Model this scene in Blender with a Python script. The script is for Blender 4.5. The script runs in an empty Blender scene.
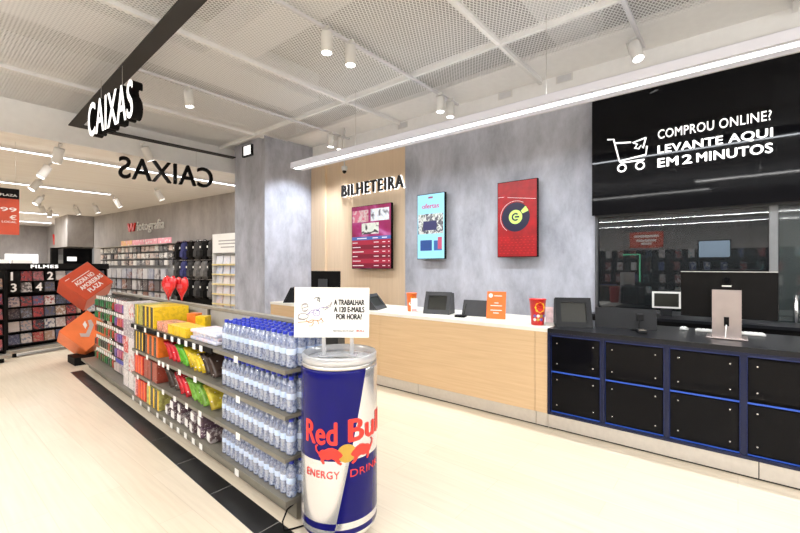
import bpy, bmesh, math, random
from mathutils import Vector, Matrix
random.seed(7)
SC = bpy.context.scene
COL = SC.collection
R = math.radians
PI = math.pi
ORD = 'first second third fourth fifth sixth seventh eighth ninth tenth eleventh twelfth thirteenth fourteenth fifteenth sixteenth seventeenth eighteenth nineteenth twentieth'.split()

# ------------------------------------------------------------------ materials
def new_mat(name):
    m = bpy.data.materials.new(name); m.use_nodes = True
    return m, m.node_tree.nodes, m.node_tree.links, m.node_tree.nodes['Principled BSDF']

def mat(name, col, rough=.5, metal=0, emit=0, noise=.06, scale=12, coat=0, spec=.5):
    m, N, L, b = new_mat(name)
    b.inputs['Roughness'].default_value = rough
    b.inputs['Metallic'].default_value = metal
    b.inputs['Coat Weight'].default_value = coat
    b.inputs['Specular IOR Level'].default_value = spec
    c = (*col, 1)
    if noise:
        tc = N.new('ShaderNodeTexCoord'); n = N.new('ShaderNodeTexNoise'); r = N.new('ShaderNodeValToRGB')
        n.inputs['Scale'].default_value = scale; n.inputs['Detail'].default_value = 3
        L.new(tc.outputs['Object'], n.inputs['Vector']); L.new(n.outputs['Fac'], r.inputs['Fac'])
        r.color_ramp.elements[0].position = .3; r.color_ramp.elements[1].position = .7
        r.color_ramp.elements[0].color = tuple(max(0, x * (1 - noise)) for x in col) + (1,)
        r.color_ramp.elements[1].color = tuple(min(1, x * (1 + noise)) for x in col) + (1,)
        L.new(r.outputs['Color'], b.inputs['Base Color'])
    else:
        b.inputs['Base Color'].default_value = c
    if emit:
        b.inputs['Emission Color'].default_value = c
        b.inputs['Emission Strength'].default_value = emit
    return m

def ramp(N, stops):
    r = N.new('ShaderNodeValToRGB')
    e = r.color_ramp.elements
    while len(e) < len(stops): e.new(.5)
    for i, (p, c) in enumerate(stops):
        e[i].position = p; e[i].color = (*c, 1)
    return r

def concrete(name, lo, hi, scale=1.3, rough=.75):
    m, N, L, b = new_mat(name)
    tc = N.new('ShaderNodeTexCoord')
    a = N.new('ShaderNodeTexNoise'); a.inputs['Scale'].default_value = scale; a.inputs['Detail'].default_value = 8; a.inputs['Roughness'].default_value = .70; a.inputs['Distortion'].default_value = .15
    mp = N.new('ShaderNodeMapping'); mp.inputs['Scale'].default_value = (1.2, 1.2, .6)
    L.new(tc.outputs['Object'], mp.inputs['Vector']); L.new(mp.outputs['Vector'], a.inputs['Vector'])
    r = ramp(N, [(.33, lo), (.67, hi)])
    L.new(a.outputs['Fac'], r.inputs['Fac']); L.new(r.outputs['Color'], b.inputs['Base Color'])
    b.inputs['Roughness'].default_value = rough
    bp = N.new('ShaderNodeBump'); bp.inputs['Strength'].default_value = .08
    L.new(a.outputs['Fac'], bp.inputs['Height']); L.new(bp.outputs['Normal'], b.inputs['Normal'])
    return m

def wood(name, lo, hi, sc=(1, 3, 40), rough=.45):
    m, N, L, b = new_mat(name)
    tc = N.new('ShaderNodeTexCoord'); mp = N.new('ShaderNodeMapping'); mp.inputs['Scale'].default_value = sc
    n = N.new('ShaderNodeTexNoise'); n.inputs['Scale'].default_value = 1.6; n.inputs['Detail'].default_value = 6; n.inputs['Distortion'].default_value = .4
    L.new(tc.outputs['Object'], mp.inputs['Vector']); L.new(mp.outputs['Vector'], n.inputs['Vector'])
    r = ramp(N, [(.25, lo), (.75, hi)])
    L.new(n.outputs['Fac'], r.inputs['Fac']); L.new(r.outputs['Color'], b.inputs['Base Color'])
    b.inputs['Roughness'].default_value = rough
    return m

def floor_mat():
    m, N, L, b = new_mat('pale_oak_floor')
    tc = N.new('ShaderNodeTexCoord')
    br = N.new('ShaderNodeTexBrick')
    mp = N.new('ShaderNodeMapping'); mp.inputs['Rotation'].default_value = (0, 0, R(90))
    br.inputs['Scale'].default_value = 1; br.inputs['Brick Width'].default_value = 1.3; br.inputs['Row Height'].default_value = .19
    br.inputs['Mortar Size'].default_value = .0025; br.inputs['Mortar Smooth'].default_value = .3
    br.inputs['Color1'].default_value = (.80, .70, .56, 1); br.inputs['Color2'].default_value = (.77, .665, .52, 1); br.inputs['Mortar'].default_value = (.70, .595, .455, 1)
    L.new(tc.outputs['Object'], mp.inputs['Vector']); L.new(mp.outputs['Vector'], br.inputs['Vector'])
    mp2 = N.new('ShaderNodeMapping'); mp2.inputs['Scale'].default_value = (26, 1.2, 1)
    n = N.new('ShaderNodeTexNoise'); n.inputs['Scale'].default_value = 1.5; n.inputs['Detail'].default_value = 5
    L.new(tc.outputs['Object'], mp2.inputs['Vector']); L.new(mp2.outputs['Vector'], n.inputs['Vector'])
    r = ramp(N, [(.3, (.9, .89, .87)), (.7, (1, 1, 1))])
    L.new(n.outputs['Fac'], r.inputs['Fac'])
    mx = N.new('ShaderNodeMixRGB'); mx.blend_type = 'MULTIPLY'; mx.inputs['Fac'].default_value = 1
    L.new(br.outputs['Color'], mx.inputs['Color1']); L.new(r.outputs['Color'], mx.inputs['Color2'])
    L.new(mx.outputs['Color'], b.inputs['Base Color'])
    b.inputs['Roughness'].default_value = .38
    return m

def mathn(N, L, op, a, bb=None, clamp=False):
    n = N.new('ShaderNodeMath'); n.operation = op; n.use_clamp = clamp
    for i, v in enumerate((a, bb)):
        if v is None: continue
        if isinstance(v, (int, float)): n.inputs[i].default_value = v
        else: L.new(v, n.inputs[i])
    return n.outputs[0]

def mesh_ceiling_mat():
    m, N, L, b = new_mat('white_expanded_metal')
    b.inputs['Base Color'].default_value = (.90, .90, .90, 1); b.inputs['Roughness'].default_value = .55
    tc = N.new('ShaderNodeTexCoord'); sp = N.new('ShaderNodeSeparateXYZ'); L.new(tc.outputs['Object'], sp.inputs[0])
    x = mathn(N, L, 'MULTIPLY', sp.outputs['X'], 1 / .068); y = mathn(N, L, 'MULTIPLY', sp.outputs['Y'], 1 / .039)
    u = mathn(N, L, 'FRACT', mathn(N, L, 'ADD', x, y)); v = mathn(N, L, 'FRACT', mathn(N, L, 'SUBTRACT', x, y))
    du = mathn(N, L, 'ABSOLUTE', mathn(N, L, 'SUBTRACT', u, .5)); dv = mathn(N, L, 'ABSOLUTE', mathn(N, L, 'SUBTRACT', v, .5))
    hole = mathn(N, L, 'LESS_THAN', mathn(N, L, 'MAXIMUM', du, dv), .355)
    t = N.new('ShaderNodeBsdfTransparent'); mx = N.new('ShaderNodeMixShader')
    L.new(hole, mx.inputs[0]); L.new(b.outputs[0], mx.inputs[1]); L.new(t.outputs[0], mx.inputs[2])
    L.new(mx.outputs[0], N['Material Output'].inputs[0])
    return m

def cover_mat(name, cols, spread=.35, white=.2, scale=9, rough=.35, hue_by='rand'):
    """printed packs and covers: each object draws its own main colour and its own print"""
    m, N, L, b = new_mat(name)
    oi = N.new('ShaderNodeObjectInfo'); r = ramp(N, [(i / len(cols), c) for i, c in enumerate(cols)])
    r.color_ramp.interpolation = 'CONSTANT'
    L.new(oi.outputs['Random'], r.inputs['Fac'])
    tc = N.new('ShaderNodeTexCoord'); mp = N.new('ShaderNodeMapping')
    off = N.new('ShaderNodeCombineXYZ'); k = mathn(N, L, 'MULTIPLY', oi.outputs['Random'], 37.)
    for i in range(3): L.new(k, off.inputs[i])
    L.new(off.outputs[0], mp.inputs['Location']); L.new(tc.outputs['Object'], mp.inputs['Vector'])
    n = N.new('ShaderNodeTexNoise'); n.inputs['Scale'].default_value = scale; n.inputs['Detail'].default_value = 3
    L.new(mp.outputs['Vector'], n.inputs['Vector'])
    n2 = N.new('ShaderNodeTexVoronoi'); n2.inputs['Scale'].default_value = scale * 1.7
    L.new(mp.outputs['Vector'], n2.inputs['Vector'])
    if len(cols) > 1:
        r2 = ramp(N, [(i / len(cols), c) for i, c in enumerate(cols)]); r2.color_ramp.interpolation = 'CONSTANT'
        L.new(mathn(N, L, 'FRACT', mathn(N, L, 'MULTIPLY', oi.outputs['Random'], 7.31)), r2.inputs['Fac']); c2 = r2.outputs['Color']
    else:
        rg = N.new('ShaderNodeRGB'); rg.outputs[0].default_value = (cols[0][0] * .35, cols[0][1] * .3, cols[0][2] * .3, 1); c2 = rg.outputs[0]
    mx = N.new('ShaderNodeMixRGB'); mx.blend_type = 'MIX'
    st = mathn(N, L, 'ADD', mathn(N, L, 'MULTIPLY', mathn(N, L, 'SUBTRACT', n.outputs['Fac'], .54), 9.), .5, True)
    L.new(mathn(N, L, 'MULTIPLY', st, min(1, spread * 3)), mx.inputs['Fac'])
    L.new(r.outputs['Color'], mx.inputs['Color1']); L.new(c2, mx.inputs['Color2'])
    th = mathn(N, L, 'LESS_THAN', n2.outputs['Distance'], white)
    mx2 = N.new('ShaderNodeMixRGB'); mx2.inputs['Color2'].default_value = (.85, .82, .8, 1)
    L.new(mathn(N, L, 'MULTIPLY', th, .75), mx2.inputs['Fac']); L.new(mx.outputs['Color'], mx2.inputs['Color1'])
    L.new(mx2.outputs['Color'], b.inputs['Base Color']); b.inputs['Roughness'].default_value = rough
    return m

def clear_mat(name, tint, body, a_diff, a_gloss, rough=.08):
    """thin clear plastic: part lets light through, part shines, part whitish"""
    m, N, L, b = new_mat(name)
    t = N.new('ShaderNodeBsdfTransparent'); t.inputs[0].default_value = (*tint, 1)
    b.inputs['Base Color'].default_value = (*body, 1); b.inputs['Roughness'].default_value = .35
    g = N.new('ShaderNodeBsdfGlossy'); g.inputs['Roughness'].default_value = rough
    m1 = N.new('ShaderNodeMixShader'); m1.inputs[0].default_value = a_diff
    L.new(t.outputs[0], m1.inputs[1]); L.new(b.outputs[0], m1.inputs[2])
    m2 = N.new('ShaderNodeMixShader'); m2.inputs[0].default_value = a_gloss
    L.new(m1.outputs[0], m2.inputs[1]); L.new(g.outputs[0], m2.inputs[2])
    L.new(m2.outputs[0], N['Material Output'].inputs[0])
    return m

def can_mat():
    m, N, L, b = new_mat('blue_and_silver_can_print')
    tc = N.new('ShaderNodeTexCoord'); sp = N.new('ShaderNodeSeparateXYZ'); L.new(tc.outputs['Object'], sp.inputs[0])
    # object frame: -Y of the can faces the aisle; the angle grows towards +X
    th = mathn(N, L, 'ARCTAN2', sp.outputs['X'], mathn(N, L, 'MULTIPLY', sp.outputs['Y'], -1.))
    z = sp.outputs['Z']
    line = mathn(N, L, 'ADD', mathn(N, L, 'MULTIPLY', z, R(58)), R(-14))
    right = mathn(N, L, 'GREATER_THAN', th, line)
    back = mathn(N, L, 'LESS_THAN', th, R(-100))
    right = mathn(N, L, 'MAXIMUM', right, back)
    top = mathn(N, L, 'GREATER_THAN', z, .485)
    low = mathn(N, L, 'MULTIPLY', mathn(N, L, 'GREATER_THAN', z, .125), mathn(N, L, 'LESS_THAN', z, .16))
    low2 = mathn(N, L, 'LESS_THAN', z, .095)
    f = mathn(N, L, 'ADD', right, top); f = mathn(N, L, 'ADD', f, low); f = mathn(N, L, 'ADD', f, low2)
    f = mathn(N, L, 'MODULO', f, 2.)
    blue = mathn(N, L, 'GREATER_THAN', f, .5)
    mx = N.new('ShaderNodeMixRGB'); mx.inputs['Color1'].default_value = (.78, .78, .80, 1); mx.inputs['Color2'].default_value = (.006, .006, .105, 1)
    L.new(blue, mx.inputs['Fac']); L.new(mx.outputs['Color'], b.inputs['Base Color'])
    L.new(mathn(N, L, 'MULTIPLY', mathn(N, L, 'SUBTRACT', 1., blue), .75), b.inputs['Metallic'])
    b.inputs['Roughness'].default_value = .2; b.inputs['Specular IOR Level'].default_value = .16
    b.inputs['Coat Weight'].default_value = .0; b.inputs['Coat Roughness'].default_value = .06
    return m

M = {}
M['floor'] = floor_mat()
M['stripe'] = mat('black_stone_tile', (.012, .012, .013), .35, noise=.3, scale=6)
M['grout'] = mat('grey_grout', (.30, .29, .28), .8)
M['concrete'] = concrete('grey_concrete', (.30, .31, .36), (.55, .57, .645), 1.9)
M['concrete_dark'] = concrete('warm_grey_concrete', (.30, .278, .268), (.47, .44, .43), 1.0)
M['oak'] = wood('pale_oak_panel', (.62, .425, .24), (.72, .52, .315), (1, 1.2, 30))
M['oak_wall'] = wood('oak_wall_panel', (.66, .50, .34), (.74, .575, .40), (1, 14, .8))
M['plank_ceiling'] = wood('whitewashed_ceiling_boards', (.80, .75, .70), (.88, .85, .81), (.25, 6, 1), .7)
M['white_ceiling'] = mat('white_plaster', (.86, .86, .86), .8, noise=.02)
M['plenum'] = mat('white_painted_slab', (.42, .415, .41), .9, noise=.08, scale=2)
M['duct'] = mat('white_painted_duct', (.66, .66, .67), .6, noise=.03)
M['mesh'] = mesh_ceiling_mat()
M['bar'] = mat('white_ceiling_bar', (.80, .80, .80), .5, noise=.02)
M['white'] = mat('white_plastic', (.74, .73, .71), .4, noise=.02)
M['card'] = mat('white_card', (.84, .83, .81), .55, noise=.02)
M['cream'] = mat('cream_worktop', (.90, .87, .80), .35, noise=.02)
M['kick'] = mat('brushed_steel_kickplate', (.62, .585, .545), .38, .55, noise=.04, scale=30)
M['steel'] = mat('brushed_steel', (.62, .60, .58), .3, .9, noise=.05)
M['chrome'] = mat('chrome', (.85, .85, .87), .12, 1, noise=0)
M['black'] = mat('matt_black', (.008, .0075, .0075), .6, noise=.1, spec=.08)
M['beam'] = mat('charcoal_beam', (.018, .016, .015), .7, noise=.08)
M['gloss_black'] = mat('gloss_black_panel', (.004, .004, .005), .07, noise=0, spec=.10)
M['sign_black'] = mat('gloss_black_sign', (.003, .003, .004), .04, noise=0, spec=.12)
M['frame_black'] = mat('black_frame_metal', (.014, .018, .05), .35, .2, noise=.1, spec=.25)
M['desk_black'] = mat('black_desktop', (.011, .0115, .014), .28, noise=.1, spec=.3)
M['dark_grey'] = mat('dark_grey_plastic', (.010, .0105, .012), .5, noise=.08, spec=.2)
M['grey_panel'] = mat('grey_panel', (.05, .051, .055), .5, noise=.06, spec=.25)
M['screen_off'] = mat('dark_screen', (.022, .022, .018), .3, noise=.2, scale=5, spec=.25)
M['shelf'] = mat('taupe_shelf_metal', (.185, .170, .138), .45, .15, noise=.06)
M['shelf_dark'] = mat('dark_taupe_metal', (.085, .078, .066), .5, .2, noise=.08)
M['rail'] = mat('grey_taupe_rail', (.33, .31, .27), .45, .2, noise=.05)
M['blue_led'] = mat('blue_led', (.02, .075, .42), .4, emit=.34, noise=0)
M['blue_led_dim'] = mat('dim_blue_led', (.012, .03, .16), .4, emit=.15, noise=0)
M['lamp'] = mat('lamp_glow', (1, .99, .97), .4, emit=14, noise=0)
M['tube'] = mat('tube_glow', (.93, .96, 1), .4, emit=9, noise=0)
M['white_lit'] = mat('glowing_white', (1, 1, 1), .4, emit=1.15, noise=0)
M['halo'] = mat('backlit_halo', (.95, .97, 1), .4, emit=2.2, noise=0)
M['lamp_side'] = mat('dim_glow_lamp_side', (.62, .62, .68), .5, emit=.42, noise=0)  # faint glow put in to lighten the housing side and lips
M['tube_body'] = mat('grey_aluminium', (.66, .66, .69), .45, .1, noise=.03)
M['orange'] = mat('orange_red_card', (.50, .062, .022), .4, noise=.12, scale=3)
M['orange_light'] = mat('orange_side_card', (.85, .19, .05), .4, noise=.12, scale=3)
M['orange_sign'] = mat('bright_orange_card', (.90, .17, .02), .45, noise=.04)
M['red'] = mat('red_plastic', (.62, .015, .012), .3, noise=.12)
M['red_gloss'] = mat('glossy_red_foil', (.70, .012, .015), .14, noise=.2, scale=30, coat=.5)
M['red_print'] = mat('red_print', (.72, .03, .02), .4, noise=.03)
M['gold'] = mat('gold_print', (.50, .31, .05), .35, .3, noise=.04)
M['ink'] = mat('black_ink', (.02, .02, .022), .6, noise=0)
M['violet_ink'] = mat('violet_ink', (.16, .14, .45), .6, noise=0)
M['grey_ink'] = mat('grey_ink', (.35, .33, .33), .6, noise=0)
M['brown_ink'] = mat('brown_ink', (.45, .25, .10), .6, noise=0)
M['yellow'] = mat('yellow_print', (.88, .56, .02), .45, noise=.05)
M['water'] = clear_mat('clear_water_bottle', (.72, .80, .95), (.50, .60, .85), .40, .13, .10)
def speckle(m, lo, hi, scale):
    N, L = m.node_tree.nodes, m.node_tree.links; b = N['Principled BSDF']
    tc = N.new('ShaderNodeTexCoord'); v = N.new('ShaderNodeTexNoise'); v.inputs['Scale'].default_value = scale; v.inputs['Detail'].default_value = 1
    L.new(tc.outputs['Object'], v.inputs['Vector']); r = ramp(N, [(.40, lo), (.60, hi)]); L.new(v.outputs['Fac'], r.inputs['Fac']); L.new(r.outputs['Color'], b.inputs['Base Color'])
speckle(M['water'], (.30, .37, .60), (.86, .91, 1), 55)  # light and dark sparkle of the full bottles put into the colour
M['blue_cap'] = mat('blue_cap_plastic', (.012, .03, .42), .3, noise=.05)
M['sleeve'] = cover_mat('pale_blue_bottle_label', [(.50, .62, .84), (.54, .66, .86), (.60, .69, .86)], .10, .10, 40)
M['clear'] = clear_mat('clear_plastic_ring', (.92, .92, .94), (.75, .77, .8), .45, .25, .08)
M['can'] = can_mat()
M['glass'] = clear_mat('dark_window_glass', (.50, .53, .54), (.02, .025, .028), .32, .075, .01)
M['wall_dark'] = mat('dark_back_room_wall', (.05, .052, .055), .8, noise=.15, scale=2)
M['door_glass'] = clear_mat('green_grey_door_glass', (.35, .40, .40), (.04, .055, .055), .6, .06, .03)

# ------------------------------------------------------------------ geometry
class B:
    def __init__(s): s.bm = bmesh.new()
    def box(s, x0, x1, y0, y1, z0, z1, mx=None, mi=0):
        vs = [s.bm.verts.new((x, y, z)) for x in (x0, x1) for y in (y0, y1) for z in (z0, z1)]
        for f in ((0, 1, 3, 2), (4, 6, 7, 5), (0, 4, 5, 1), (2, 3, 7, 6), (0, 2, 6, 4), (1, 5, 7, 3)):
            fc = s.bm.faces.new([vs[i] for i in f]); fc.material_index = mi
        if mx is not None:
            for v in vs: v.co = mx @ v.co
        return s
    def lathe(s, prof, seg=16, c=(0, 0, 0), mx=None, smooth=True, cap=True):
        rings = []
        for r, z in prof:
            rings.append([s.bm.verts.new((c[0] + r * math.cos(2 * PI * i / seg), c[1] + r * math.sin(2 * PI * i / seg), c[2] + z)) for i in range(seg)])
        for a, b in zip(rings, rings[1:]):
            for i in range(seg):
                f = s.bm.faces.new((a[i], a[(i + 1) % seg], b[(i + 1) % seg], b[i])); f.smooth = smooth
        if cap:
            s.bm.faces.new(rings[0][::-1]); s.bm.faces.new(rings[-1])
        if mx is not None:
            for rg in rings:
                for v in rg: v.co = mx @ v.co
        return s
    def cyl(s, r, z0, z1, c=(0, 0), seg=16, mx=None):
        return s.lathe([(r, z0), (r, z1)], seg, (c[0], c[1], 0), mx)
    def tube(s, pts, r, seg=8):
        pts = [Vector(p) for p in pts]; rings = []
        for i, p in enumerate(pts):
            d = (pts[min(i + 1, len(pts) - 1)] - pts[max(i - 1, 0)]).normalized()
            a = d.cross(Vector((0, 0, 1)))
            if a.length < 1e-3: a = Vector((1, 0, 0))
            a.normalize(); b = d.cross(a)
            rings.append([s.bm.verts.new(p + r * (math.cos(2 * PI * k / seg) * a + math.sin(2 * PI * k / seg) * b)) for k in range(seg)])
        for a, b in zip(rings, rings[1:]):
            for i in range(seg):
                f = s.bm.faces.new((a[i], a[(i + 1) % seg], b[(i + 1) % seg], b[i])); f.smooth = True
        s.bm.faces.new(rings[0][::-1]); s.bm.faces.new(rings[-1])
        return s
    def prism(s, pts, z0, z1, mx=None):
        """polygon in XY pulled up from z0 to z1"""
        lo = [s.bm.verts.new((x, y, z0)) for x, y in pts]; hi = [s.bm.verts.new((x, y, z1)) for x, y in pts]
        n = len(pts)
        s.bm.faces.new(lo[::-1]); s.bm.faces.new(hi)
        for i in range(n): s.bm.faces.new((lo[i], lo[(i + 1) % n], hi[(i + 1) % n], hi[i]))
        if mx is not None:
            for v in lo + hi: v.co = mx @ v.co
        return s
    def pillow(s, w, h, t, nx=8, ny=8, crinkle=.12, seed=1):
        """a filled flat-sealed bag in XZ, thickness along Y, its bottom at z=0"""
        rnd = random.Random(seed); g = {}
        for sd in (-1, 1):
            for i in range(nx + 1):
                for j in range(ny + 1):
                    u, v = 2 * i / nx - 1, 2 * j / ny - 1
                    edge = i in (0, nx) or j in (0, ny)
                    if edge and sd == 1: g[sd, i, j] = g[-1, i, j]; continue
                    k = (1 - u * u) ** .5 * (1 - v ** 4) ** .6
                    k *= 1 + crinkle * (rnd.random() - .5) * 2
                    g[sd, i, j] = s.bm.verts.new((u * w / 2 * (1 - .05 * (1 - v * v)), sd * t / 2 * (0 if edge else k), (v + 1) / 2 * h))
        for sd in (-1, 1):
            for i in range(nx):
                for j in range(ny):
                    q = [g[sd, i, j], g[sd, i + 1, j], g[sd, i + 1, j + 1], g[sd, i, j + 1]]
                    f = s.bm.faces.new(q if sd == -1 else q[::-1]); f.smooth = True
        return s
    def bevel(s, w, seg=2):
        bmesh.ops.bevel(s.bm, geom=s.bm.edges[:], offset=w, segments=seg, affect='EDGES', profile=.5)
        return s
    def mesh(s, name):
        bmesh.ops.recalc_face_normals(s.bm, faces=s.bm.faces[:])
        me = bpy.data.meshes.new(name); s.bm.to_mesh(me); s.bm.free()
        return me

def link(name, me, m, parent=None, loc=(0, 0, 0), rz=0):
    o = bpy.data.objects.new(name, me); COL.objects.link(o)
    if m is not None and me is not None:
        ms = m if isinstance(m, (list, tuple)) else [m]
        if len(me.materials) == 0:
            for k in ms: me.materials.append(k)
    o.parent = parent; o.location = loc; o.rotation_euler = (0, 0, rz)
    return o
def obj(name, b, m, parent=None, loc=(0, 0, 0), rz=0): return link(name, b.mesh(name), m, parent, loc, rz)
def tag(o, label, cat, group=None):
    o['label'] = label; o['category'] = cat
    if group: o['group'] = group
    return o
def thing(name, label, cat, loc=(0, 0, 0), rz=0, group=None):
    o = bpy.data.objects.new(name, None); COL.objects.link(o)
    o.empty_display_size = .05; o.location = loc; o.rotation_euler = (0, 0, rz)
    return tag(o, label, cat, group)
def struct(name, b, m, label=None, parent=None):
    o = obj(name, b, m, parent)
    if parent is None: o['kind'] = 'structure'
    if label: o['label'] = label
    return o
def dup(root, loc, rz=None, label=None):
    r = root.copy(); COL.objects.link(r); r.location = loc
    if rz is not None: r.rotation_euler = (root.rotation_euler[0], root.rotation_euler[1], rz)
    if label: r['label'] = label
    for ch in list(root.children):
        c = ch.copy(); COL.objects.link(c); c.parent = r
        for g in list(ch.children):
            d = g.copy(); COL.objects.link(d); d.parent = c
    return r

def text_mesh(body, w=None, h=None, bold=0, ext=.002, space=1.0, align='LEFT', line=1.0):
    """the writing as a flat mesh in XY scaled to w x h, its lower corner at the origin, standing ext proud"""
    cu = bpy.data.curves.new('writing', 'FONT'); cu.body = body; cu.size = 1; cu.offset = min(bold, 0); cu.extrude = .0
    cu.space_character = space; cu.align_x = align; cu.space_line = line; cu.resolution_u = 4
    ob = bpy.data.objects.new('writing', cu); COL.objects.link(ob)
    dg = bpy.context.evaluated_depsgraph_get()
    me = bpy.data.meshes.new_from_object(ob.evaluated_get(dg))
    bpy.data.objects.remove(ob); bpy.data.curves.remove(cu)
    bm = bmesh.new(); bm.from_mesh(me); bpy.data.meshes.remove(me)
    xs = [v.co.x for v in bm.verts]; ys = [v.co.y for v in bm.verts]
    x0, x1, y0, y1 = min(xs), max(xs), min(ys), max(ys)
    sx = w / (x1 - x0) if w else None; sy = h / (y1 - y0) if h else None
    sx = sx or sy; sy = sy or sx
    for v in bm.verts: v.co = ((v.co.x - x0) * sx, (v.co.y - y0) * sy, 0)
    bmesh.ops.remove_doubles(bm, verts=bm.verts[:], dist=1e-5)
    if bold > 0:        # heavier strokes: the same outline laid over itself a little to each side
        src = bm.faces[:] + bm.edges[:] + bm.verts[:]; e = bold * .6
        for k, (dx, dy) in enumerate(((e, 0), (-e, 0), (0, e * .6), (0, -e * .6))):
            r = bmesh.ops.duplicate(bm, geom=src)
            for v in r['geom']:
                if isinstance(v, bmesh.types.BMVert): v.co.x += dx * sx; v.co.y += dy * sy; v.co.z += .00015 * (k + 1)
    if ext:
        r = bmesh.ops.extrude_face_region(bm, geom=bm.faces[:])
        for v in r['geom']:
            if isinstance(v, bmesh.types.BMVert): v.co.z += ext
    b = B(); b.bm.free(); b.bm = bm
    return b
def xform(b, mx):
    bmesh.ops.transform(b.bm, matrix=mx, verts=b.bm.verts[:]); return b
FACE_X = Matrix(((0, 0, -1), (-1, 0, 0), (0, 1, 0))).to_4x4()       # writing that is read looking along +X
FACE_Y = Matrix(((1, 0, 0), (0, 0, -1), (0, 1, 0))).to_4x4()        # writing that is read looking along +Y
T = Matrix.Translation
def write(body, at, face, m, parent, w=None, h=None, name='lettering', **k):
    return obj(name, xform(text_mesh(body, w, h, **k), T(at) @ face), m, parent)
def rot2(a): return Matrix.Rotation(a, 4, 'Z')
def text_file(): pass
EXPO = -0.38
# ------------------------------------------------------------------ the setting
struct('floor', B().box(-7, 8, -7, 28, -.1, 0), M['floor'])
g_ = R(2.9)
def stripe():
    b = B(); n = 14
    for i in range(n):
        s0, s1 = -1.6 + i * .6, -1.6 + i * .6 + .593
        q = []
        for s, k in ((s0, 0), (s0, 1), (s1, 1), (s1, 0)):
            f = min(s, 6.02)
            lx, rx = 1.2146 + .0494 * f, 1.370 + .0472 * f
            q.append((rx if k else lx, f))
        if s0 > 5.9: continue
        b.prism([(x, y + 1.28) for x, y in q], .0, .003)
    return b
struct('trim_3', B().prism([(1.137, -.3), (1.298, -.3), (1.652, 7.295), (1.510, 7.295)], .0, .0015), M['grout'])
struct('trim_1', stripe(), M['stripe'], 'black stone tile stripe set in the pale floor beside the gondola')
# walls round the counter
struct('wall_counter', B().box(5.6, 5.78, 1.40, 4.5, 0, 3.66), M['concrete'])
struct('wall_ticket_office', B().box(5.615, 5.78, 4.5, 7.05, 0, 3.66), M['oak_wall'])
struct('trim_2', B().box(5.56, 5.614, 6.60, 7.045, 0, 3.66), M['oak_wall'], 'pale wood pilaster between the concrete column and the wood wall')
struct('wall_bulkhead', B().box(5.6, 5.78, -4, 7.05, 3.665, 4.2), M['white_ceiling'])
struct('column', B().box(4.45, 5.9, 7.055, 8.17, 0, 4.05), M['concrete'], 'square grey concrete column at the end of the counter')
# window wall
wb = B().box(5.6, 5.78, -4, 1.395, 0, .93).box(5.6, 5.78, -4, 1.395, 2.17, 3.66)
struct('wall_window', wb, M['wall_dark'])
fr = B()
fr.box(5.57, 5.66, -.245, 1.395, .93, .985).box(5.57, 5.66, -4, 1.395, 2.115, 2.165)
fr.box(5.57, 5.66, 1.365, 1.395, .985, 2.115)
wn = struct('window_1', fr, mat('window_frame_metal', (.10, .105, .11), .4, .5), 'dark interior window behind the black counter')
obj('pane', B().box(5.61, 5.62, -.245, 1.365, .985, 2.115), M['glass'], wn)
obj('mullion', B().box(5.56, 5.67, -.31, -.245, .985, 2.115), mat('grey_mullion', (.20, .205, .21), .45, .2), wn)
dn = struct('door_1', B().box(5.60, 5.64, -1.35, -.315, .01, 2.11), M['door_glass'], 'smoked glass door beside the interior window')
obj('door_handle', B().tube([(5.55, -.44, .88), (5.55, -.44, 1.22)], .016, 10).tube([(5.55, -.44, .93), (5.605, -.44, .93)], .008).tube([(5.55, -.44, 1.17), (5.605, -.44, 1.17)], .008), M['chrome'], dn)
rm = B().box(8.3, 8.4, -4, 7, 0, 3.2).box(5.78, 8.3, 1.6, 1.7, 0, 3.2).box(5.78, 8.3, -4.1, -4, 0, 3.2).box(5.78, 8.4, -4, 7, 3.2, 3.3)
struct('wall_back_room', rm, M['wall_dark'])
# far parts of the shop
PA = Vector((5.72, 10.6, 0)); PE = Vector((-.0842, .9964, 0)).normalized(); PN = Vector((-PE.y, PE.x, 0))
PR = math.atan2(PE.y, PE.x) - PI / 2
def pw(k, off=0, z=0):
    p = PA + PE * k + PN * off
    return (p.x, p.y, z)
pb = B().box(0, .2, -2.35, 9.5, 0, 3.56)
wp = struct('wall_photography', pb, M['concrete_dark']); wp.location = PA; wp.rotation_euler = (0, 0, PR)
struct('wall_recess', B().box(4.07, 5.3, 20.1, 22.2, 2.28, 3.56), M['concrete_dark'], 'grey bulkhead over the dark recess')
struct('wall_recess_back', B().box(3.9, 5.3, 21.9, 22.1, 0, 2.28), M['black'])
struct('wall_far', B().box(-8, 4.85, 27, 27.2, 0, 3.6), M['concrete_dark'])
struct('wall_far_side', B().box(4.66, 4.85, 22.2, 27, 0, 3.6), M['concrete_dark'])
struct('wall_shop_side', B().box(-7.2, -7, -7, 28, 0, 5), M['concrete_dark'])
struct('wall_behind', B().box(-7, 8, -7.2, -7, 0, 5), M['white_ceiling'])
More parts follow.
